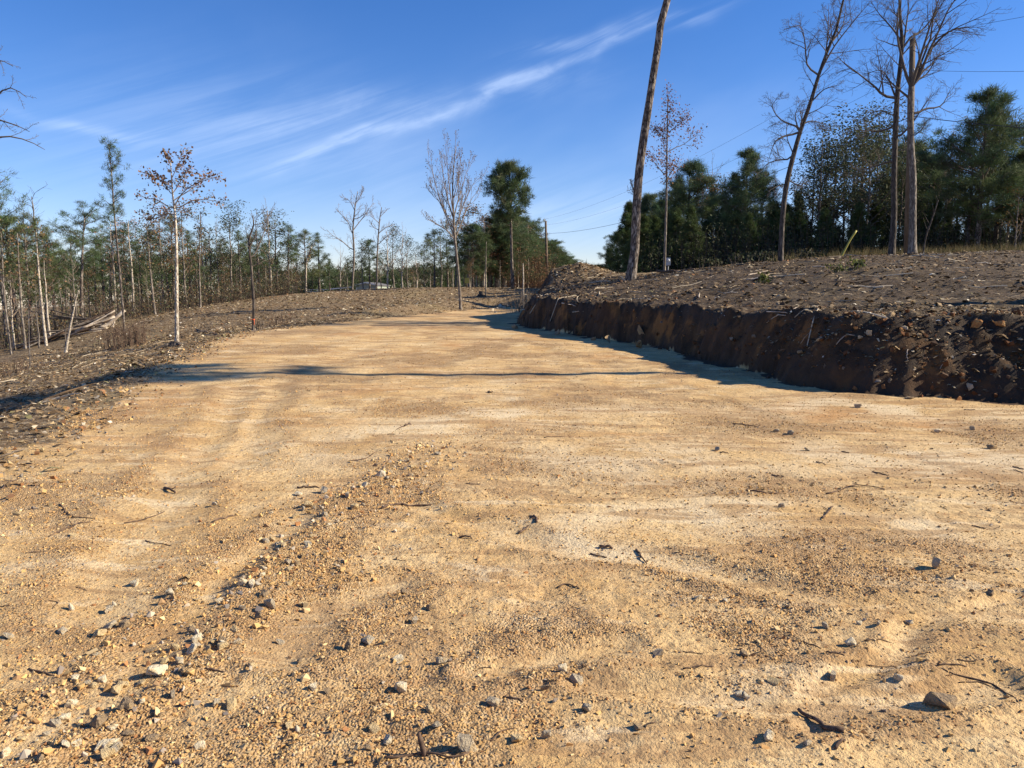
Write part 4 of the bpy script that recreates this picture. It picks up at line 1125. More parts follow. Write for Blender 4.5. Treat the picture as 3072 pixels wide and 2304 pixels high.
# --- undergrowth and far woods
def brush(name, label, n, gen, h0, h1, lt, nleaf, mat='leaf', stem=((.12, .08, .055), (.20, .14, .10))):
    rg = np.random.default_rng(len(name) * 13 + n)
    x, y = gen(rg, n); z = height(x, y); mb = MB(); pol = []
    hh = rg.uniform(h0, h1, n)
    lean = rg.normal(0, .16, (n, 2))
    P = np.stack([np.c_[x, y, z - .05], np.c_[x + lean[:, 0] * hh * .5 + rg.normal(0, .04, n), y + lean[:, 1] * hh * .5, z + hh * .55], np.c_[x + lean[:, 0] * hh, y + lean[:, 1] * hh, z + hh]], 1)
    for i in range(n): pol.append((P[i], (.012, .009, .004)))
    mb.tubes(pol, 3, np.array(stem[0]), False)
    cidx = rg.integers(0, n, nleaf); f = rg.uniform(.15, 1.05, (nleaf, 1))
    C = P[cidx, 0] * (1 - f) + P[cidx, 2] * f + rg.normal(0, .22, (nleaf, 3))
    A = rg.normal(0, 1, (nleaf, 3)); A /= np.linalg.norm(A, axis=1, keepdims=True); B = np.cross(A, rg.normal(0, 1, (nleaf, 3))); B /= np.linalg.norm(B, axis=1, keepdims=True)
    s = rg.uniform(.07, .17, (nleaf, 1)); q = np.stack([C, C + A * s * .5 + B * s * .3, C + A * s, C + A * s * .5 - B * s * .3], 1)
    mb.add(q.reshape(-1, 3), np.arange(nleaf * 4).reshape(-1, 4), None, np.repeat(np.array(lt)[rg.integers(0, len(lt), nleaf)] * rg.uniform(.6, 1.3, (nleaf, 1)), 4, 0))
    tag(mb.build(name, M[mat]), label, 'undergrowth', kind='stuff')


def left_band(rg, n):
    t = rg.uniform(0, 1, n); e = np.array([(-34, 38), (-28.5, 43), (-25, 50), (-22.8, 56.5), (-19.5, 61.5), (-17.0, 66)])
    s = t * 5; i = np.minimum(s.astype(int), 4); f = (s - i)[:, None]
    p = e[i] * (1 - f) + e[i + 1] * f; dep = rg.uniform(0, 1, n) ** 1.3 * 22
    return p[:, 0] - dep * .45 + rg.normal(0, .4, n), p[:, 1] + dep * .9


brush('undergrowth', 'brown twiggy undergrowth below the trees of the left forest', 2500, left_band, .6, 2.5, LEAF_BROWN + LEAF_GREY + [(.20, .16, .09)], 20000, stem=((.13, .095, .07), 0))
brush('undergrowth', 'dark brushy undergrowth along the foot of the right wood', 2600, lambda rg, n: (lambda Y: (rg.uniform(.17, .76, n) * Y, Y))(rg.uniform(41, 54, n)), .6, 2.6, [(.05, .06, .028), (.06, .07, .03), (.055, .06, .03), (.075, .07, .035)], 26000, stem=((.07, .055, .045), 0))
brush('undergrowth', 'brown undergrowth between the trees past the road end', 1500, lambda rg, n: (lambda Y: (rg.uniform(-.02, .045, n) * Y + 1, Y))(rg.uniform(74, 130, n)), 1.5, 4.5, LEAF_BROWN + LEAF_RED, 14000)


def far_woods():
    rg = np.random.default_rng(9); n = 9000
    a = rg.uniform(-.75, .12, n); Y = rg.uniform(152, 215, n); x = a * Y
    z = height(x, Y); hgt = (6.0 + 2.8 * fbm(x * .12, Y * .05, 91, 3) + np.where(a < -.30, 2.5, 0) + np.maximum(0, -z)) * rg.uniform(.1, 1, n) ** .6
    C = np.c_[x, Y, z + hgt]; A = np.tile((0, -.3, 1.), (n, 1)); nm = MB()
    needles(rg, nm, C, A, np.full(n, 1.0), 13, .17, (.62, .62, .55))
    tag(nm.build('far_woods', M['needle']), 'distant low green wood seen between the trunks behind the crest', 'woods', kind='stuff')


far_woods()


def grass():
    rg = np.random.default_rng(19); mb = MB()
    def tuft(x, y, h, per, cols):
        n = len(x) * per; X = np.repeat(x, per) + rg.normal(0, .09, n); Y_ = np.repeat(y, per) + rg.normal(0, .09, n); Z = np.repeat(height(x, y), per)
        H_ = np.repeat(h, per) * rg.uniform(.5, 1.15, n); le = rg.normal(0, .25, (n, 2)) * H_[:, None]; th = rg.uniform(0, 6.28, n); wv = .006
        wx, wy = np.cos(th) * wv, np.sin(th) * wv
        P = np.stack([np.c_[X - wx, Y_ - wy, Z - .02], np.c_[X + wx, Y_ + wy, Z - .02], np.c_[X + le[:, 0] * .45 + wx * .7, Y_ + le[:, 1] * .45 + wy * .7, Z + H_ * .6], np.c_[X + le[:, 0] * .45 - wx * .7, Y_ + le[:, 1] * .45 - wy * .7, Z + H_ * .6],
                      np.c_[X + le[:, 0], Y_ + le[:, 1], Z + H_]], 1)
        i = np.arange(n)[:, None] * 5
        mb.add(P.reshape(-1, 3), i + np.array([[0, 1, 2, 3]]), i + np.array([[3, 2, 4]]), np.repeat(np.array(cols)[rg.integers(0, len(cols), n)] * rg.uniform(.7, 1.2, (n, 1)), 5, 0))
    m = 600; Yg = rg.uniform(33.5, 41, m); xg = rg.uniform(.33, .74, m) * Yg
    tuft(xg, Yg, rg.uniform(.2, .6, m), 14, [(.20, .15, .065), (.14, .11, .05), (.10, .10, .04), (.24, .18, .09)])
    tag(mb.build('dry_grass', M['leaf']), 'tall dry grass fringe along the foot of the right wood', 'grass', kind='stuff')


grass()

# ------------------------------------------------------------------ loose stones, sticks, logs
def ordinal(i):
    ones = ORD[:19]; tens = ('twentieth', 'thirtieth', 'fortieth', 'fiftieth', 'sixtieth', 'seventieth', 'eightieth', 'ninetieth'); tn = ('twenty', 'thirty', 'forty', 'fifty', 'sixty', 'seventy', 'eighty', 'ninety')
    n = i + 1
    if n < 20: return ones[n - 1]
    h = 'hundred and ' if n > 100 else ''
    n = n % 100 if n > 100 else n
    if n == 100: return 'hundredth'
    if n < 20: return h + ones[n - 1]
    return h + (tens[n // 10 - 2] if n % 10 == 0 else tn[n // 10 - 2] + '-' + ones[n % 10 - 1])


def stone_mesh(seed):
    rg = np.random.default_rng(seed); sq = (1, rg.uniform(.6, .9), rg.uniform(.4, .72))
    V, T = hull(seed, 11 + seed % 5, sq)
    bm = bmesh.new(); vs = [bm.verts.new(v) for v in V]
    for t in T: bm.faces.new([vs[i] for i in t])
    bmesh.ops.dissolve_limit(bm, angle_limit=R(14), verts=bm.verts, edges=bm.edges)
    bmesh.ops.bevel(bm, geom=list(bm.edges), offset=.05, segments=1, affect='EDGES')
    bmesh.ops.triangulate(bm, faces=bm.faces)
    bmesh.ops.subdivide_edges(bm, edges=[e for e in bm.edges if e.calc_length() > .45], cuts=1)
    for v in bm.verts: v.co += Vector(rg.normal(0, .018, 3))
    me = bpy.data.meshes.new('stone'); bm.to_mesh(me); bm.free()
    return me


STONES = {}
def stone_kind(tone):
    if tone not in STONES:
        cols = dict(pale=((.66, .56, .40), (.74, .62, .42)), tan=((.56, .41, .22), (.64, .48, .26)), grey=((.40, .335, .25), (.52, .43, .30)), dark=((.26, .185, .115), (.36, .26, .16)), orange=((.36, .16, .055), (.45, .24, .09)), white=((.52, .45, .34), (.60, .52, .40)))[tone]
        def fn(k):
            c = k['mix'](k['ramp'](k['noise'](k['obj'], 2.2, 5, .65), .38, .62, 0, 1), cols[0], cols[1])
            c = k['mix'](k['ramp'](k['noise'](k['obj'], 1.1, 3, .6), .5, .66, 0, .7), c, (.43, .285, .13))
            k['bump'](k['noise'](k['obj'], 3.5, 5, .65), .6, .12); return c
        m = material(tone + ' stone', fn); lst = []
        for s in range(5):
            me = stone_mesh(500 + s * 7 + len(STONES) * 41); me.materials.append(m); lst.append(me)
        STONES[tone] = lst
    return STONES[tone]


SR = np.random.default_rng(500)
def put_stone(p, size, tone, label, group, name='stone', cat='stone', sink=.22, flat_=1.0):
    o = bpy.data.objects.new(name, stone_kind(tone)[SR.integers(0, 5)]); COL.link(o)
    s = size / 2 * SR.uniform(1.05, 1.25)
    o.location = (p[0], p[1], p[2] + s * (.60 - sink) * flat_)
    o.rotation_euler = (SR.uniform(-.35, .35), SR.uniform(-.35, .35), SR.uniform(0, 6.28)); o.scale = (s, s * SR.uniform(.8, 1.1), s * SR.uniform(1.0, 1.5) * flat_)
    return tag(o, label, cat, group)


Z1 = [(940, 690, 50, 'pale'), (410, 370, 45, 'tan'), (860, 1125, 105, 'pale'), (1085, 945, 60, 'pale'), (1060, 1000, 70, 'pale'), (680, 1195, 60, 'tan'), (830, 1010, 55, 'dark'), (1305, 965, 50, 'grey'), (545, 915, 60, 'tan'), (960, 1260, 60, 'grey'), (1275, 1310, 75, 'tan'),
      (1190, 1310, 50, 'grey'), (360, 1390, 55, 'pale'), (300, 1415, 55, 'grey'), (545, 1395, 70, 'dark'), (620, 1440, 55, 'pale'), (705, 1465, 50, 'dark'), (400, 1310, 60, 'pale'), (110, 1500, 40, 'tan'), (545, 1550, 70, 'pale'), (595, 1600, 60, 'tan'), (365, 1540, 50, 'pale'), (425, 1530, 50, 'pale'),
      (655, 1330, 45, 'dark'), (1005, 1115, 60, 'dark'), (1490, 755, 60, 'grey'), (1410, 815, 70, 'dark'), (1530, 440, 45, 'tan'), (1475, 470, 40, 'dark'), (1590, 570, 50, 'tan'), (1215, 740, 40, 'pale'), (345, 905, 50, 'grey'), (45, 930, 45, 'grey'), (395, 780, 45, 'pale'), (600, 790, 50, 'grey'),
      (740, 645, 50, 'pale'), (630, 760, 35, 'pale'), (1290, 900, 50, 'tan'), (1650, 1070, 40, 'dark'), (1100, 1540, 60, 'pale'), (225, 1610, 50, 'dark'), (1340, 640, 50, 'pale'), (1385, 660, 45, 'pale'), (1420, 650, 40, 'white'), (1455, 560, 38, 'pale'), (1500, 400, 40, 'tan'), (990, 1070, 60, 'pale'), (910, 1070, 50, 'tan'),
      (1170, 960, 45, 'tan'), (560, 1180, 45, 'pale'), (480, 1190, 40, 'grey'), (1020, 640, 35, 'pale'), (1180, 205, 40, 'white'), (1640, 150, 45, 'pale'), (1700, 210, 45, 'tan'), (1780, 130, 60, 'grey'), (1720, 1220, 50, 'pale'), (1790, 1250, 50, 'dark'), (1600, 1440, 50, 'tan'), (1640, 1450, 45, 'pale')]
Z2 = [(315, 1060, 65, 'pale'), (555, 1065, 60, 'grey'), (320, 1220, 85, 'pale'), (245, 1500, 85, 'pale'), (190, 1440, 60, 'tan'), (705, 1535, 125, 'grey'), (1345, 1325, 75, 'grey'), (1120, 1480, 60, 'grey'), (1640, 1425, 60, 'dark'), (525, 1430, 60, 'grey'), (960, 1500, 80, 'tan'), (830, 1290, 70, 'grey'), (1135, 1225, 60, 'dark'),
      (1215, 1115, 50, 'pale'), (1290, 1180, 60, 'grey'), (490, 770, 50, 'dark'), (400, 845, 60, 'grey'), (345, 690, 45, 'dark'), (30, 980, 80, 'dark'), (150, 965, 60, 'grey'), (240, 965, 45, 'tan'), (490, 1345, 60, 'tan'), (1740, 1025, 50, 'grey'), (145, 1555, 40, 'dark'), (215, 40, 60, 'white'), (40, 160, 55, 'grey'), (130, 100, 50, 'pale'), (70, 220, 50, 'tan')]
Z3 = [(1410, 1285, 140, 'dark'), (475, 1480, 65, 'pale'), (310, 1260, 45, 'pale'), (348, 1262, 45, 'pale'), (505, 1180, 70, 'tan'), (920, 965, 60, 'pale'), (785, 880, 50, 'grey'), (1190, 1160, 50, 'pale'), (820, 1150, 60, 'grey'), (1400, 540, 85, 'grey'), (545, 215, 35, 'grey'), (85, 715, 45, 'pale'), (230, 738, 40, 'white'), (1245, 862, 40, 'pale'),
      (970, 862, 35, 'pale'), (1070, 865, 40, 'grey'), (1695, 700, 45, 'dark'), (340, 1040, 45, 'dark'), (690, 1530, 40, 'grey'), (1690, 240, 30, 'dark')]
hero = []  # dark tone: shadowed stones, their shade put into the stone colour
for L_, ox in ((Z1, 0), (Z2, 1024), (Z3, 2048)):
    for zx, zy, zs, tone in L_: hero.append((ox + zx * .545, 1400 + zy * .545, zs * .545, tone))
hero += [(2000 + x * .4846, 1100 + y * .4846, s_ * .4846, t) for x, y, s_, t in ((1680, 400, 40, 'pale'), (680, 392, 35, 'grey'), (2010, 495, 60, 'dark'), (770, 412, 45, 'grey'), (310, 512, 40, 'grey'), (870, 512, 38, 'grey'), (1895, 385, 35, 'grey'), (1500, 190, 50, 'dark'), (1185, 245, 40, 'grey'))]
hero += [(930 + 0, 1172, 10, 'dark'), (1472, 1178, 12, 'dark')]
for i, (px, py, s_, tone) in enumerate(sorted(hero)):
    p = ground_at(px, py + s_ * .25); size = s_ / 3 / F * math.hypot(p[1], CAMZ) * 1.0
    sz = 'thumb-sized' if size < .045 else ('egg-sized' if size < .075 else 'fist-sized')
    put_stone(p, size, tone, f'{sz} {tone} broken stone, {ordinal(i)} from the left of the larger loose stones', 'larger loose stones on the dirt road')
# the small ones of the rocky strip: nothing tells them apart
for i in range(140):
    y = 2.45 + 5.2 * SR.uniform(0, 1) ** 1.1; x = -1.62 + .15 * (y - 2.8) + SR.normal(0, .21)
    put_stone((x, y, hz(x, y)), .018 + .045 * SR.uniform(0, 1) ** 2.2, ('pale', 'tan', 'grey', 'tan', 'dark')[SR.integers(0, 5)], 'small broken stone in the rocky strip running up the left foreground', 'small stones of the rocky strip')
for i, (px, py, s_, tone, lab) in enumerate(((1923, 1007, 46, 'dark', 'big brownish boulder lodged against the foot of the earth bank'), (1821, 1026, 40, 'dark', 'brown boulder at the bank foot left of the big brownish boulder'), (1917, 1040, 34, 'orange', 'orange clay-stained boulder in front of the big brownish boulder'),
                                       (1672, 1000, 18, 'dark', 'small brown boulder at the bank foot, second from the far end'), (1545, 982, 18, 'dark', 'small brown boulder at the far end of the bank foot'), (1780, 1018, 18, 'dark', 'dark little boulder between the big brownish boulder and the bank far end'))):
    p = ground_at(px, py + s_ * .2); put_stone(p, s_ / 3 / F * p[1], tone, lab, 'boulders along the bank foot', 'boulder', 'boulder', .1, 1.25)  # dark-toned boulders have the bank's shade put into their colour
for i, (px, py, s_) in enumerate(((1478, 933, 14), (1492, 928, 10), (1500, 924, 16), (1512, 925, 12), (1524, 922, 10), (1486, 938, 8))):
    p = ground_at(px, py); put_stone(p, s_ / 3 / F * p[1], 'white', f'whitish stone by the far bank end, {ORD[i]} of the small cluster', 'white stones by the bank end')
for i in range(24):
    a = SR.uniform(0, 1); x = np.interp(a, (0, .55, 1), (5.0, 7.2, 9.0)) + SR.normal(0, .25); y = np.interp(a, (0, .55, 1), (13.2, 11.4, 10.7)) + SR.normal(0, .3)
    put_stone((x, y, hz(x, y)), SR.uniform(.05, .16), ('dark', 'grey', 'orange')[SR.integers(0, 3)], 'small stone lodged in the dark right-hand slope of the earth bank', 'stones in the bank slope')


def stick(name, pts, w_px, label, cat, group, mat='stick', lift=.6, seed=0, drape=True):
    """a twig lying along photo points on the ground"""
    rg = np.random.default_rng(seed); P = np.array([ground_at(x, y) for x, y in pts]); d = P[:, 1].mean()
    r = max(w_px / 3 / F * d / 2, .0025)
    n = 9; q = resample(P, n)
    if drape: q[:, 2] = height(q[:, 0], q[:, 1])
    base = q[0].copy(); q = q - base + rg.normal(0, r * .35, q.shape); q[:, 2] += r * lift + np.sin(np.linspace(0, 3.14, n)) * r * rg.uniform(0, 1.2)
    mb = MB(); mb.tubes([(q, np.linspace(r, r * rg.uniform(.45, .75), n) * rg.uniform(.9, 1.1, n))], 7)
    if r > .004 and len(pts) > 2:
        i = rg.integers(3, 6); t = unit(q[i + 1] - q[i]); s_ = unit(np.cross(t, (0, 0, 1))) * rg.choice((-1, 1))
        L_ = np.linalg.norm(q[-1] - q[0]) * rg.uniform(.12, .25)
        mb.tubes([(np.array([q[i], q[i] + (t * .6 + s_ * .6) * L_ * .5, q[i] + (t * .7 + s_ * .8) * L_ + (0, 0, r)]), (r * .55, r * .4, r * .25))], 5)
    o = mb.build(name, M[mat], None, True); o.location = base
    return tag(o, label, cat, group)


def zz(L_, ox, oy, f): return [([(ox + x * f, oy + y * f) for x, y in p], w_ * f) for p, w_ in L_]


ST = zz([([(345, 135), (430, 145), (530, 150)], 10), ([(790, 155), (900, 125), (1000, 112), (1110, 128)], 9), ([(770, 290), (800, 260), (828, 225)], 11), ([(880, 1465), (800, 1455), (720, 1405), (630, 1355)], 32), ([(1420, 1120), (1510, 1150), (1600, 1180), (1720, 1215), (1850, 1310)], 11),
         ([(1045, 30), (1135, 50)], 8), ([(490, 45), (555, 57)], 6), ([(515, 95), (570, 100)], 5), ([(1590, 330), (1670, 345)], 9), ([(1000, 960), (1080, 965), (1150, 975)], 8), ([(790, 1025), (890, 1045)], 10), ([(1010, 1095), (1180, 1105)], 7), ([(1510, 1070), (1620, 1075)], 6), ([(1400, 1105), (1560, 1112)], 10),
         ([(0, 1020), (110, 1035)], 8), ([(0, 1115), (100, 1100), (170, 1110)], 10), ([(840, 1560), (890, 1510)], 20), ([(830, 500), (900, 515)], 6), ([(90, 690), (170, 695)], 5), ([(1780, 205), (1879, 203)], 5), ([(1260, 570), (1340, 580)], 5), ([(660, 970), (760, 1010)], 9), ([(1520, 1195), (1640, 1200), (1750, 1240)], 8)], 2048, 1400, .545)
ST += zz([([(220, 240), (330, 212), (495, 212)], 14), ([(1035, 275), (1060, 285), (1080, 312)], 18), ([(980, 370), (1030, 335)], 13), ([(1625, 465), (1645, 500), (1685, 540)], 13), ([(1190, 670), (1240, 655), (1310, 680)], 10), ([(650, 395), (720, 400)], 13), ([(1375, 490), (1460, 505)], 10), ([(690, 95), (770, 100)], 6),
          ([(240, 1620), (420, 1600), (600, 1605), (700, 1580)], 18), ([(820, 1520), (880, 1470), (960, 1440)], 12), ([(285, 520), (380, 525)], 5), ([(1730, 1420), (1650, 1435)], 9), ([(1420, 450), (1495, 452)], 18), ([(890, 1275), (960, 1290), (1000, 1300)], 12), ([(830, 1110), (760, 1125)], 8)], 1024, 1400, .545)
ST += zz([([(265, 390), (400, 340), (525, 292)], 10), ([(330, 215), (400, 280), (520, 290)], 8), ([(685, 320), (800, 295), (905, 255)], 7), ([(905, 125), (940, 140), (970, 150)], 18), ([(140, 480), (260, 468)], 6), ([(0, 135), (60, 95), (105, 70)], 12), ([(1130, 1120), (1240, 1135)], 14), ([(790, 1240), (880, 1210)], 10), ([(160, 1125), (300, 1155)], 12),
          ([(270, 745), (320, 755), (290, 790)], 5), ([(800, 415), (940, 440)], 6), ([(1640, 125), (1760, 120)], 12), ([(1170, 310), (1310, 270)], 10), ([(420, 665), (480, 690)], 6), ([(0, 780), (80, 775)], 7), ([(200, 665), (240, 640)], 8)], 0, 1400, .545)
ST += zz([([(325, 520), (430, 505), (510, 455)], 8), ([(350, 905), (450, 880)], 14), ([(1620, 365), (1750, 355)], 6), ([(580, 340), (630, 343)], 6), ([(690, 290), (740, 275)], 12), ([(1090, 128), (1180, 128)], 5), ([(1245, 62), (1280, 64)], 12), ([(640, 310), (700, 285)], 6), ([(1100, 672), (1200, 676)], 5)], 900, 1150, .452)
ST += zz([([(410, 355), (510, 370), (570, 378)], 7), ([(650, 675), (725, 685)], 6), ([(1085, 530), (1130, 538)], 8), ([(925, 595), (985, 608)], 8), ([(2140, 622), (2212, 640)], 9), ([(1840, 270), (1910, 270)], 6), ([(330, 535), (380, 542)], 8), ([(2090, 850), (2212, 848)], 5), ([(1630, 512), (1650, 514)], 8), ([(2145, 640), (2200, 660)], 6)], 2000, 1100, .4846)
for i, (p, w_) in enumerate(sorted(ST, key=lambda s: min(q[0] for q in s[0]))):
    big = 'thick' if w_ > 8 else ('curved' if len(p) > 2 else 'short thin')
    stick('stick', p, w_, f'{big} dark stick lying on the dirt road, {ordinal(i)} stick from the left', 'stick', 'sticks on the dirt road', seed=600 + i)
# the upright broken stake at the bottom of the picture
def stake():
    p = ground_at(1268, 2270); mb = MB(); r = .0105
    mb.tubes([(np.array([(0.018, 0, -.03), (.004, 0, .012), (-.006, .004, .045), (-.012, .0, .082)]), (r * 1.1, r, r * .9, r * .6))], 8)
    o = mb.build('stick', M['stick'], None, True); o.location = p
    tag(o, 'dark broken stick poking upright from the gravel at the bottom edge', 'stick', 'sticks on the dirt road')


stake()
BK = zz([([(100, 368), (200, 352), (290, 340)], 9), ([(110, 325), (260, 300)], 9), ([(250, 640), (410, 630)], 8), ([(255, 700), (330, 660), (400, 640)], 7), ([(780, 870), (850, 810), (930, 785)], 7), ([(1325, 905), (1320, 950), (1330, 990)], 8), ([(1570, 1050), (1630, 975)], 5), ([(510, 850), (560, 790), (590, 760)], 5), ([(440, 600), (500, 560)], 6), ([(1840, 240), (1960, 240)], 10), ([(830, 480), (900, 470)], 8), ([(600, 265), (700, 262)], 9)], 2200, 700, .3942)
BK += zz([([(700, 300), (760, 312), (805, 328)], 9), ([(780, 348), (830, 340)], 6), ([(1890, 212), (2000, 195)], 8), ([(2060, 110), (2160, 95)], 10), ([(1770, 95), (1820, 75)], 8), ([(1140, 85), (1190, 130)], 6), ([(520, 245), (600, 205)], 6), ([(900, 130), (1060, 110)], 6), ([(1710, 240), (1718, 205)], 10)], 1400, 800, .4069)
for i, (p, w_) in enumerate(sorted(BK, key=lambda s: s[0][0][0])):
    stick('stick', p, w_, f'pale dead stick or root on the earth bank, {ordinal(i)} from the far end', 'stick', 'pale sticks and roots on the bank', 'pale_log', 1.6, 700 + i, False)
stick('log', [(1972, 822), (2020, 819), (2082, 815)], 9, 'dark log lying on the crest beside the slender russet tree', 'log', None, 'stick', 1.0, 801)
LB = [([(60, 1185), (85, 1175), (90, 1172)], 5), ([(300, 1120), (345, 1112)], 5), ([(0, 1375), (45, 1362), (75, 1352)], 6), ([(70, 1228), (180, 1195)], 8), ([(590, 990), (655, 1008)], 5), ([(600, 1000), (660, 985)], 4), ([(400, 980), (440, 965)], 4)]
for i, (p, w_) in enumerate(sorted(LB)):
    stick('stick', p, w_, f'dead branch lying on the left slope, {ORD[i]} from the left', 'stick', 'branches on the left slope', 'log', 1.0, 720 + i)


# --- brush pile: every log a thing
def log_between(a, b, r, mat, label, group, seed):
    rg = np.random.default_rng(seed); n = 8; q = resample([a, (a + b) / 2 + rg.normal(0, .05, 3) * np.linalg.norm(b - a) * .25, b], n)
    g = height(q[:, 0], q[:, 1]); q[:, 2] = np.maximum(q[:, 2], g + r * .7)
    base = q[0].copy(); q = q - base
    mb = MB(); mb.tubes([(q, np.linspace(r, r * .7, n) * rg.uniform(.92, 1.08, n))], 9)
    o = mb.build('log', M[mat], None, True); o.location = base
    return tag(o, label, 'log', group)


def brush_pile():
    rg = np.random.default_rng(88); g = 'logs of the brush pile'
    log_between(at(300, 996, 45), at(374, 930, 45.6), .135, 'pale_log', 'thickest pale log sticking up at the right end of the brush pile', g, 1)
    log_between(at(270, 1006, 44.4), at(322, 998, 44.4), .08, 'pale_log', 'short pale log lying in front of the brush pile', g, 2)
    log_between(at(255, 1000, 44.9), at(318, 985, 45), .08, 'log', 'stubby grey log under the thickest pale log', g, 3)
    log_between(at(335, 1003, 44.6), at(343, 965, 44.8), .07, 'pale_log', 'short upright pale stub propping the right end of the brush pile', g, 4)
    for i, (a, b) in enumerate((((94, 934), (300, 962)), ((130, 955), (320, 966)), ((105, 920), (215, 946)), ((160, 950), (330, 962)))):
        log_between(at(*a, 46.5), at(*b, 45.5), .05, 'log', f'long thin pole jutting left from the brush pile top, {ORD[i]} of four', g, 10 + i)
    rows = []
    for i in range(52):
        f = rg.uniform(0, 1); L_ = rg.uniform(90, 170); cx = 120 + f * 190; cy = 1036 - f * 60 - rg.uniform(0, 34) * (.5 + .5 * f)
        sl = rg.normal(-.27, .16); rows.append((cx - L_ / 2, cy - sl * L_ / 2, cx + L_ / 2, cy + sl * L_ / 2, 43.6 + rg.uniform(0, 3.2), rg.uniform(.03, .065)))
    for i, (x0, y0, x1, y1, Y, r) in enumerate(sorted(rows)):
        x1 = min(x1, 345); a = at(x0, y0, Y - .5 + rg.uniform(-.4, .4)); b = at(x1, y1, Y + rg.uniform(-.4, .6))
        log_between(a, b, r, ('pale_log', 'log', 'stick', 'pale_log', 'stick', 'log')[i % 6], 'weathered grey log tangled in the brush pile at the left forest edge', g, 100 + i)  # dark wood on some logs puts the shaded gaps into the colour


brush_pile()


# --- small plants and stems
def shrub(name, px, py, Y, h, n, spreadx, label, cat, mat='stick', leaf=None, group=None, seed=0):
    rg = np.random.default_rng(seed); g = at(px, py, Y); z = hz(g[0], g[1]); mb = MB(); pol = []
    for i in range(n):
        bx, by = rg.normal(0, spreadx * .45), rg.normal(0, spreadx * .35); hh = h * rg.uniform(.45, 1.05); lx, ly = rg.normal(0, .16, 2) * hh
        pol.append((np.array([(bx, by, -.05), (bx + lx * .4, by + ly * .4, hh * .55), (bx + lx, by + ly, hh)]), (.011, .008, .004)))
        for s in range(2):
            f = rg.uniform(.4, .9); p = np.array((bx + lx * f, by + ly * f, hh * f)); d = np.array((rg.normal(0, .1), rg.normal(0, .1), rg.uniform(.05, .2))) * h
            pol.append((np.array([p, p + d * .6, p + d]), (.006, .005, .003)))
    mb.tubes(pol, 4, cap=False)
    root = empty(name, (g[0], g[1], z), label, cat, group)
    mb.build('foliage' if leaf is None else 'crown', M[mat], root)
    if leaf:
        lm = MB(); leaves(rg, lm, {0: [(list(p), r) for p, r in pol]}, leaf[0], leaf[1], leaf[2], 0, .06); lm.build('leaves', M['leaf'], root)


shrub('dry_shrub', 372, 1062, 30, 1.05, 85, 1.15, 'larger clump of tall dead weeds on the left slope', 'shrub', seed=1)
shrub('dry_shrub', 419, 1052, 30.5, 1.0, 40, .45, 'smaller clump of tall dead weeds right of the larger one', 'shrub', seed=2)
shrub('dry_shrub', 30, 1125, 26, .6, 80, 1.6, 'low dead weeds at the left frame edge', 'shrub', seed=3)
shrub('dry_shrub', 783, 975, 29, .45, 26, .35, 'small tan weed clump right of the crooked dark tree', 'shrub', 'log', seed=4)
shrub('dry_shrub', 835, 968, 33, .6, 24, .5, 'small brown weed clump on the hillside edge beyond the crooked tree', 'shrub', seed=5)
shrub('dry_shrub', 1582, 880, 42, 1.2, 60, .8, 'tan dry bush at the far end of the earth bank', 'shrub', 'log', seed=6)
GREEN = [(.10, .12, .03), (.17, .17, .045), (.08, .085, .03)]
shrub('seedling', 2525, 852, 22.5, .24, 10, .38, 'yellow-green leafy seedling clump on the bank top, larger one', 'plant', 'twig', (3, .09, GREEN), seed=7)
shrub('seedling', 2571, 845, 23, .26, 7, .2, 'yellow-green seedling just right of the larger seedling clump', 'plant', 'twig', (5, .11, GREEN), seed=8)
shrub('seedling', 2290, 857, 22, .18, 6, .13, 'lone small green seedling left of the seedling clumps on the bank', 'plant', 'twig', (5, .10, GREEN), seed=9)
for i, (x, y, Y, h, lab) in enumerate(((2215, 792, 32, .8, 'leafy brush at the wood edge left of the leaning bare tree'), (2310, 788, 33, .8, 'leafy brush at the wood edge just left of the leaning bare tree foot'), (2425, 786, 33, .75, 'leafy brush at the wood edge right of the leaning bare tree foot'), (2130, 800, 36, .7, 'leafy brush nearest the slender russet tree'))):
    shrub('shrub', x, y, Y, h * .6, 18, .7, lab, 'shrub', 'twig', (4, .12, [(.05, .06, .028), (.07, .065, .035)]), 'brush along the right wood edge', 30 + i)

SAP = dict(BARE, levels=1, n=(4,), angle=40, rmin=.005)
px_tree('sapling', 'leaning forked pale sapling standing in front of the brush pile', 37, [(196, 1070, 9), (203, 1020, 7), (215, 960, 6), (228, 900, 4), (236, 870, 2)], limbs=[[(197, 1045), (191, 1005), (187, 975)], [(215, 950), (208, 905), (170, 885)]], spec=SAP, trunk_kids=4, ratio_t=.2, seed=71, bark='white_bark', sides=8)
px_tree('sapling', 'thin bare sapling nearest the left frame edge below the forest', 27, [(91, 1122, 4), (88, 1040, 4), (86, 960, 3), (84, 900, 2)], limbs=[[(90, 1100), (110, 1110), (118, 1118)]], spec=SAP, trunk_kids=6, ratio_t=.18, seed=72, bark='grey_bark', sides=8)
px_tree('sapling', 'thin straight sapling rising from the hill crest before the tree row', 57, [(1457, 886, 3.5), (1457, 830, 3), (1458, 770, 2.5), (1459, 725, 1.5)], spec=SAP, trunk_kids=6, ratio_t=.15, seed=73, bark='grey_bark', sides=8)
px_tree('sapling', 'tan sapling beside the far end of the earth bank', 46, [(1570, 872, 4), (1570, 830, 4), (1569, 790, 2.5)], spec=SAP, trunk_kids=4, ratio_t=.2, seed=74, bark='white_bark', sides=8)
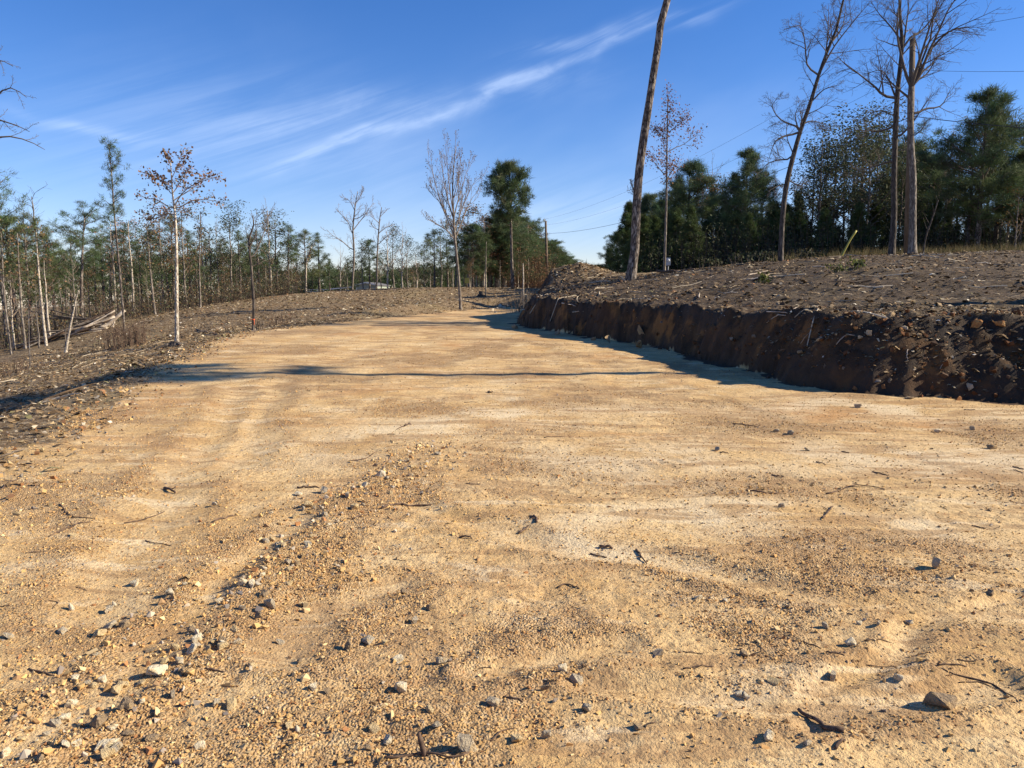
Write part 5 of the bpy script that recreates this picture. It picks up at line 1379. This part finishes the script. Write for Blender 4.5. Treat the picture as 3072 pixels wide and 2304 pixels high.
px_tree('sapling', 'bent thin sapling right of the pole foot at the wood edge', 32.5, [(2768, 768, 5), (2778, 710, 5), (2795, 660, 4), (2815, 600, 3)], spec=dict(SAP, n=(5,)), trunk_kids=8, ratio_t=.3, seed=75, bark='dark_bark', sides=8)
for i, (px, Y, lab, bk) in enumerate((([(140, 1042, 8), (130, 960, 7), (120, 860, 6), (112, 760, 4), (108, 690, 2)], 42, 'slim white trunk left of the leaning forked sapling', 'white_bark'),
                                  ([(77, 1045, 7), (68, 960, 6), (60, 880, 5), (56, 790, 4), (52, 700, 2)], 43, 'slim pale trunk second from the left frame edge', 'grey_bark'),
                                  ([(34, 1058, 7), (24, 980, 6), (14, 900, 5), (8, 800, 4), (4, 700, 2)], 41, 'slim leaning grey trunk at the left frame edge', 'grey_bark'),
                                  ([(467, 952, 7), (458, 880, 6), (450, 800, 5), (444, 730, 4), (440, 670, 2)], 52, 'slim pale trunk behind the brush pile, left of the young white-barked tree', 'grey_bark'),
                                  ([(602, 940, 6), (600, 870, 5), (598, 800, 4), (600, 700, 3), (602, 640, 2)], 56, 'slim pale trunk just right of the young white-barked tree', 'grey_bark'),
                                  ([(918, 882, 6), (918, 830, 5), (921, 780, 4), (935, 740, 3)], 72, 'slim pale trunk at the forest end nearest the house', 'white_bark'))):
    px_tree('bare_tree', lab, Y, px, spec=dict(BARE, levels=2, n=(6, 4), rmin=.006), trunk_kids=14, ratio_t=.18, t0=.5, seed=780 + i, bark=bk, twig='twig', leaf=dict(per=5, size=.15, tints=LEAF_BROWN + LEAF_GREY, lo=2, spread=.16), sides=8)


def stump(px, py, Y, h, r, label):
    g = at(px, py, Y); z = hz(g[0], g[1]); mb = MB(); rg = np.random.default_rng(int(px))
    mb.tubes([(np.array([(0, 0, -.1), (0, 0, .04), (.01, 0, h * .6), (.02, .01, h)]), (r * 1.7, r * 1.3, r, r * .95))], 11)
    root = empty('tree_stump', (g[0], g[1], z), label, 'stump'); mb.build('trunk', M['dark_bark'], root)
    for a in rg.uniform(0, 6.28, 4):
        m2 = MB(); m2.tubes([(np.array([(0, 0, .1), (math.cos(a) * r * 1.6, math.sin(a) * r * 1.6, .05), (math.cos(a) * r * 3, math.sin(a) * r * 3, -.05)]), (r * .5, r * .35, r * .2))], 6); m2.build('root', M['dark_bark'], root)


stump(1442, 888, 57, .38, .16, 'small dark stump on the brown hillside before the tree row')
stump(528, 1043, 26.8, .16, .2, 'dark mound of roots around the foot of the white-barked tree')

# ------------------------------------------------------------------ built things
def near_pole():
    b = at(2724, 756, 33); z = hz(b[0], b[1]); t = at(2738, 117, 33)
    root = empty('utility_pole', (b[0], b[1], z), 'brown wooden utility pole behind the pale peeling bare tree', 'utility pole')
    top = t - np.array((b[0], b[1], z)); mb = MB()
    mb.tubes([(np.array([(0, 0, -.5), top * .5, top]), (.15, .13, .11))], 16); mb.build('post', M['pole'], root, True)
    for k_, f in enumerate((1.0, .84, .63)):
        m2 = MB(); p = top * f; m2.tubes([(np.array([p + (0, 0, 0 if k_ else -.02), p + (-.0, -.10, .05), p + (0, -.12, .12), p + (0, -.12, .2)]), (.02, .03, .05, .035))], 8); m2.build('insulator', M['metal'], root, True)
    return [np.array((b[0], b[1], z)) + top * f + np.array((0, -.12, .15)) for f in (1.0, .84, .63)]


def far_pole():
    b = at(1643, 850, 90); z = hz(b[0], b[1]); t = at(1637, 663, 90)
    root = empty('utility_pole', (b[0], b[1], z), 'pale slender utility pole far off past the end of the earth bank', 'utility pole')
    top = t - np.array((b[0], b[1], z)); mb = MB()
    mb.tubes([(np.array([(0, 0, -.5), top * .5, top]), (.17, .15, .12))], 12); mb.build('post', M['pole'], root, True)
    for f, dx in ((1.0, -.16), (.92, .1), (.80, .2)):
        m2 = MB(); p = top * f; m2.tubes([(np.array([p, p + (dx, 0, .02), p + (dx, 0, .16), p + (dx, 0, .24)]), (.04, .05, .07, .04))], 8); m2.build('insulator', M['metal'], root, True)
    return [np.array((b[0], b[1], z)) + top * f + np.array((dx, 0, .2)) for f, dx in ((1.0, -.16), (.92, .1), (.80, .2))]


NP, FP = near_pole(), far_pole()
EXIT = [at(3072, 8, 26), at(3072, 172, 26), at(3072, 342, 26)]
for i, (n_, f_, e_, r, lab) in enumerate(zip(NP, FP, EXIT, (.006, .006, .014), ('topmost thin power line meeting the top of the utility pole', 'middle thin power line crossing the sky to the utility pole', 'lowest and thickest power line running between the two utility poles'))):
    u = np.linspace(0, 1, 24)[:, None]; span = f_ * (1 - u) + n_ * u; span[:, 2] -= 1.1 * 4 * (u * (1 - u))[:, 0]
    out_ = e_ - n_; v = np.linspace(0, 1, 14)[1:, None]; far_end = n_ + out_ * 4.2; s2 = n_ * (1 - v) + far_end * v; s2[:, 2] -= 1.0 * 4 * (v * (1 - v))[:, 0] * .6
    P = np.vstack([span, s2]); mb = MB(); base = P[0].copy(); mb.tubes([(P - base, np.full(len(P), r))], 5)
    o = mb.build('power_line', M['wire'], None, True); o.location = base; tag(o, lab, 'power line', 'power lines between the poles')


def guy():
    a = at(2519, 774, 32.6); a[2] = hz(a[0], a[1]) - .05; s_ = at(2568, 694, 32.7); d = unit(s_ - a); end = NP[1] + np.array((0, .1, -.2))
    root = empty('guy_wire', a, 'slanting guy wire with a bright yellow sleeve at its foot', 'guy wire')
    mb = MB(); mb.tubes([(np.array([(0, 0, 0), (end - a) * .5, end - a]), (.008, .008, .008))], 5); mb.build('cable', M['wire'], root, True)
    d = unit(end - a); L_ = np.linalg.norm(s_ - a)
    m2 = MB(); m2.tubes([(np.array([d * .15, d * L_ * .5, d * L_]), (.05, .048, .045))], 10); m2.build('sleeve', M['yellow'], root, True)


def guy2():
    # the sleeve leans more than the cable to the pole would: build it as the bent marker the photo shows
    a = at(2519, 774, 32.6); a[2] = hz(a[0], a[1]) - .05; s_ = at(2569, 692, 32.7); end = NP[0] + np.array((0, .1, -.6))
    root = empty('guy_wire', a, 'slanting guy wire with a bright yellow sleeve at its foot', 'guy wire')
    p = s_ - a; mid = p + (end - s_) * .02
    mb = MB(); mb.tubes([(np.array([p, p + (end - s_) * .5, end - a]), (.008, .008, .008))], 5); mb.build('cable', M['wire'], root, True)
    m2 = MB(); m2.tubes([(resample([(0, 0, 0), p * .33 + (-.02, 0, .0), p * .66 + (-.02, 0, .03), p], 10), np.full(10, .042))], 10); m2.build('sleeve', M['yellow'], root, True)


guy2()


def meter():
    c = at(2001, 785, 36.85); root = empty('meter_box', c, 'grey metal box mounted on the slender russet tree trunk', 'meter box')
    bm = bmesh.new(); bmesh.ops.create_cube(bm, size=1); bmesh.ops.scale(bm, vec=(.20, .12, .36), verts=bm.verts); bmesh.ops.bevel(bm, geom=list(bm.edges), offset=.015, segments=2, affect='EDGES')
    me = bpy.data.meshes.new('housing'); bm.to_mesh(me); bm.free(); me.materials.append(M['metal']); o = bpy.data.objects.new('housing', me); COL.link(o); o.parent = root; o.location = (.06, 0, 0)
    mb = MB(); mb.tubes([(np.array([(.06, -.06, .06), (.06, -.09, .06), (.06, -.12, .06)]), (.06, .06, .045))], 14); mb.build('dial', M['white'], root, True)
    mb = MB(); mb.tubes([(np.array([(.06, 0, -.18), (.06, 0, -.4), (.06, 0, -.75)]), (.02, .02, .02))], 8); mb.build('conduit', M['metal'], root, True)


meter()


def sign():
    g = at(1401, 868, 68); z = hz(g[0], g[1]); t = at(1401, 834, 68)[2] - z
    root = empty('marker_sign', (g[0], g[1], z), 'small yellow marker sign on a post before the tree row', 'sign')
    mb = MB(); mb.tubes([(np.array([(0, 0, -.2), (0, 0, t * .5), (0, 0, t)]), (.035, .035, .035))], 8); mb.build('post', M['pole'], root, True)
    m2 = MB(); m2.box(-.2, .2, -.06, -.036, t - .46, t + .02); m2.build('panel', M['yellow'], root)


sign()


def ribbon():
    p = at(759, 958, 27.5); z = p[2]; mb = MB()
    a = np.linspace(0, 2 * math.pi, 13); mb.tubes([(np.c_[np.cos(a) * .06, np.sin(a) * .06, a * 0], np.full(13, .018))], 6)
    mb.tubes([(np.array([(.05, -.05, 0), (.07, -.07, -.1), (.06, -.08, -.2)]), (.014, .012, .008))], 5)
    o = mb.build('ribbon', M['ribbon']); o.location = p; tag(o, 'orange ribbon tied low around the crooked dark tree', 'ribbon')


ribbon()


def house():
    Y = 128; x0, x1 = at(1063, 850, Y)[0], at(1136, 850, Y)[0]; cx = at(1097, 850, Y)[0]; zp, ze = at(1097, 848, Y)[2], at(1063, 856, Y)[2]; gz = min(hz(cx, Y), ze - 2.3)
    root = empty('mobile_home', (cx, Y, gz), 'pale gabled mobile home with white trim half hidden behind the hill crest', 'house')
    zp -= gz; ze -= gz; a, b = x0 - cx + .25, x1 - cx - .25; L_ = 13
    mb = MB(); v = [(a, 0, -.3), (b, 0, -.3), (b, 0, ze), (0, 0, zp), (a, 0, ze)]; v2 = [(x, L_, z) for x, _, z in v]
    mb.add(v + v2, [(0, 1, 6, 5), (1, 2, 7, 6), (4, 0, 5, 9), (0, 2, 2, 1)][:3], [(0, 1, 2), (0, 2, 3), (0, 3, 4), (5, 7, 6), (5, 8, 7), (5, 9, 8)]); mb.build('wall', M['siding'], root)
    def slab(p, q, name, th, y0, y1, mat):
        m_ = MB(); (xa, za), (xb, zb) = p, q
        vv = [(xa, y0, za), (xb, y0, zb), (xb, y0, zb + th), (xa, y0, za + th)]; vv += [(x, y1, z) for x, _, z in vv]
        m_.add(vv, [(0, 1, 2, 3), (7, 6, 5, 4), (0, 4, 5, 1), (1, 5, 6, 2), (2, 6, 7, 3), (3, 7, 4, 0)]); m_.build(name, M[mat], root)
    el_, er = (a - .25, ze - .03), (b + .25, ze - .03); pk = (0, zp + .02)
    slab(el_, pk, 'roof', .10, -.28, L_ + .3, 'shingle'); slab(pk, er, 'roof', .10, -.28, L_ + .3, 'shingle')
    slab((el_[0], el_[1] - .1), (0, pk[1] - .1), 'fascia', .2, -.36, -.29, 'white'); slab((0, pk[1] - .1), (er[0], er[1] - .1), 'fascia', .2, -.36, -.29, 'white')
    for x in (a, b - .14):
        m_ = MB(); m_.box(x - .02, x + .16, -.03, .1, -.3, ze - .15); m_.build('corner_trim', M['white'], root)
    # low porch on the left
    pr = ze - .25
    slab((a - 4.3, pr - .35), (a - .3, pr), 'porch_roof', .12, -.2, 5, 'shingle')
    slab((a - 4.35, pr - .46), (a - .3, pr - .1), 'fascia', .16, -.27, -.21, 'white')
    m_ = MB(); m_.box(a - 4.2, a - .02, 4.0, 4.2, -.3, pr - .5); m_.build('porch_wall', M['brown_wood'], root)
    for x in (a - 4.1, a - 2.2, a - .5):
        m_ = MB(); m_.box(x, x + .12, -.1, .02, -.3, pr - .42); m_.build('porch_post', M['brown_wood'], root)
    m_ = MB()
    for z in (ze - 1.05, ze - .75): m_.box(a - 8.5, a - 4.4, .3, .36, z, z + .08)
    for x in np.linspace(a - 8.5, a - 4.5, 5): m_.box(x, x + .08, .36, .44, -.3, ze - .66)
    m_.build('porch_railing', M['metal'], root)


house()
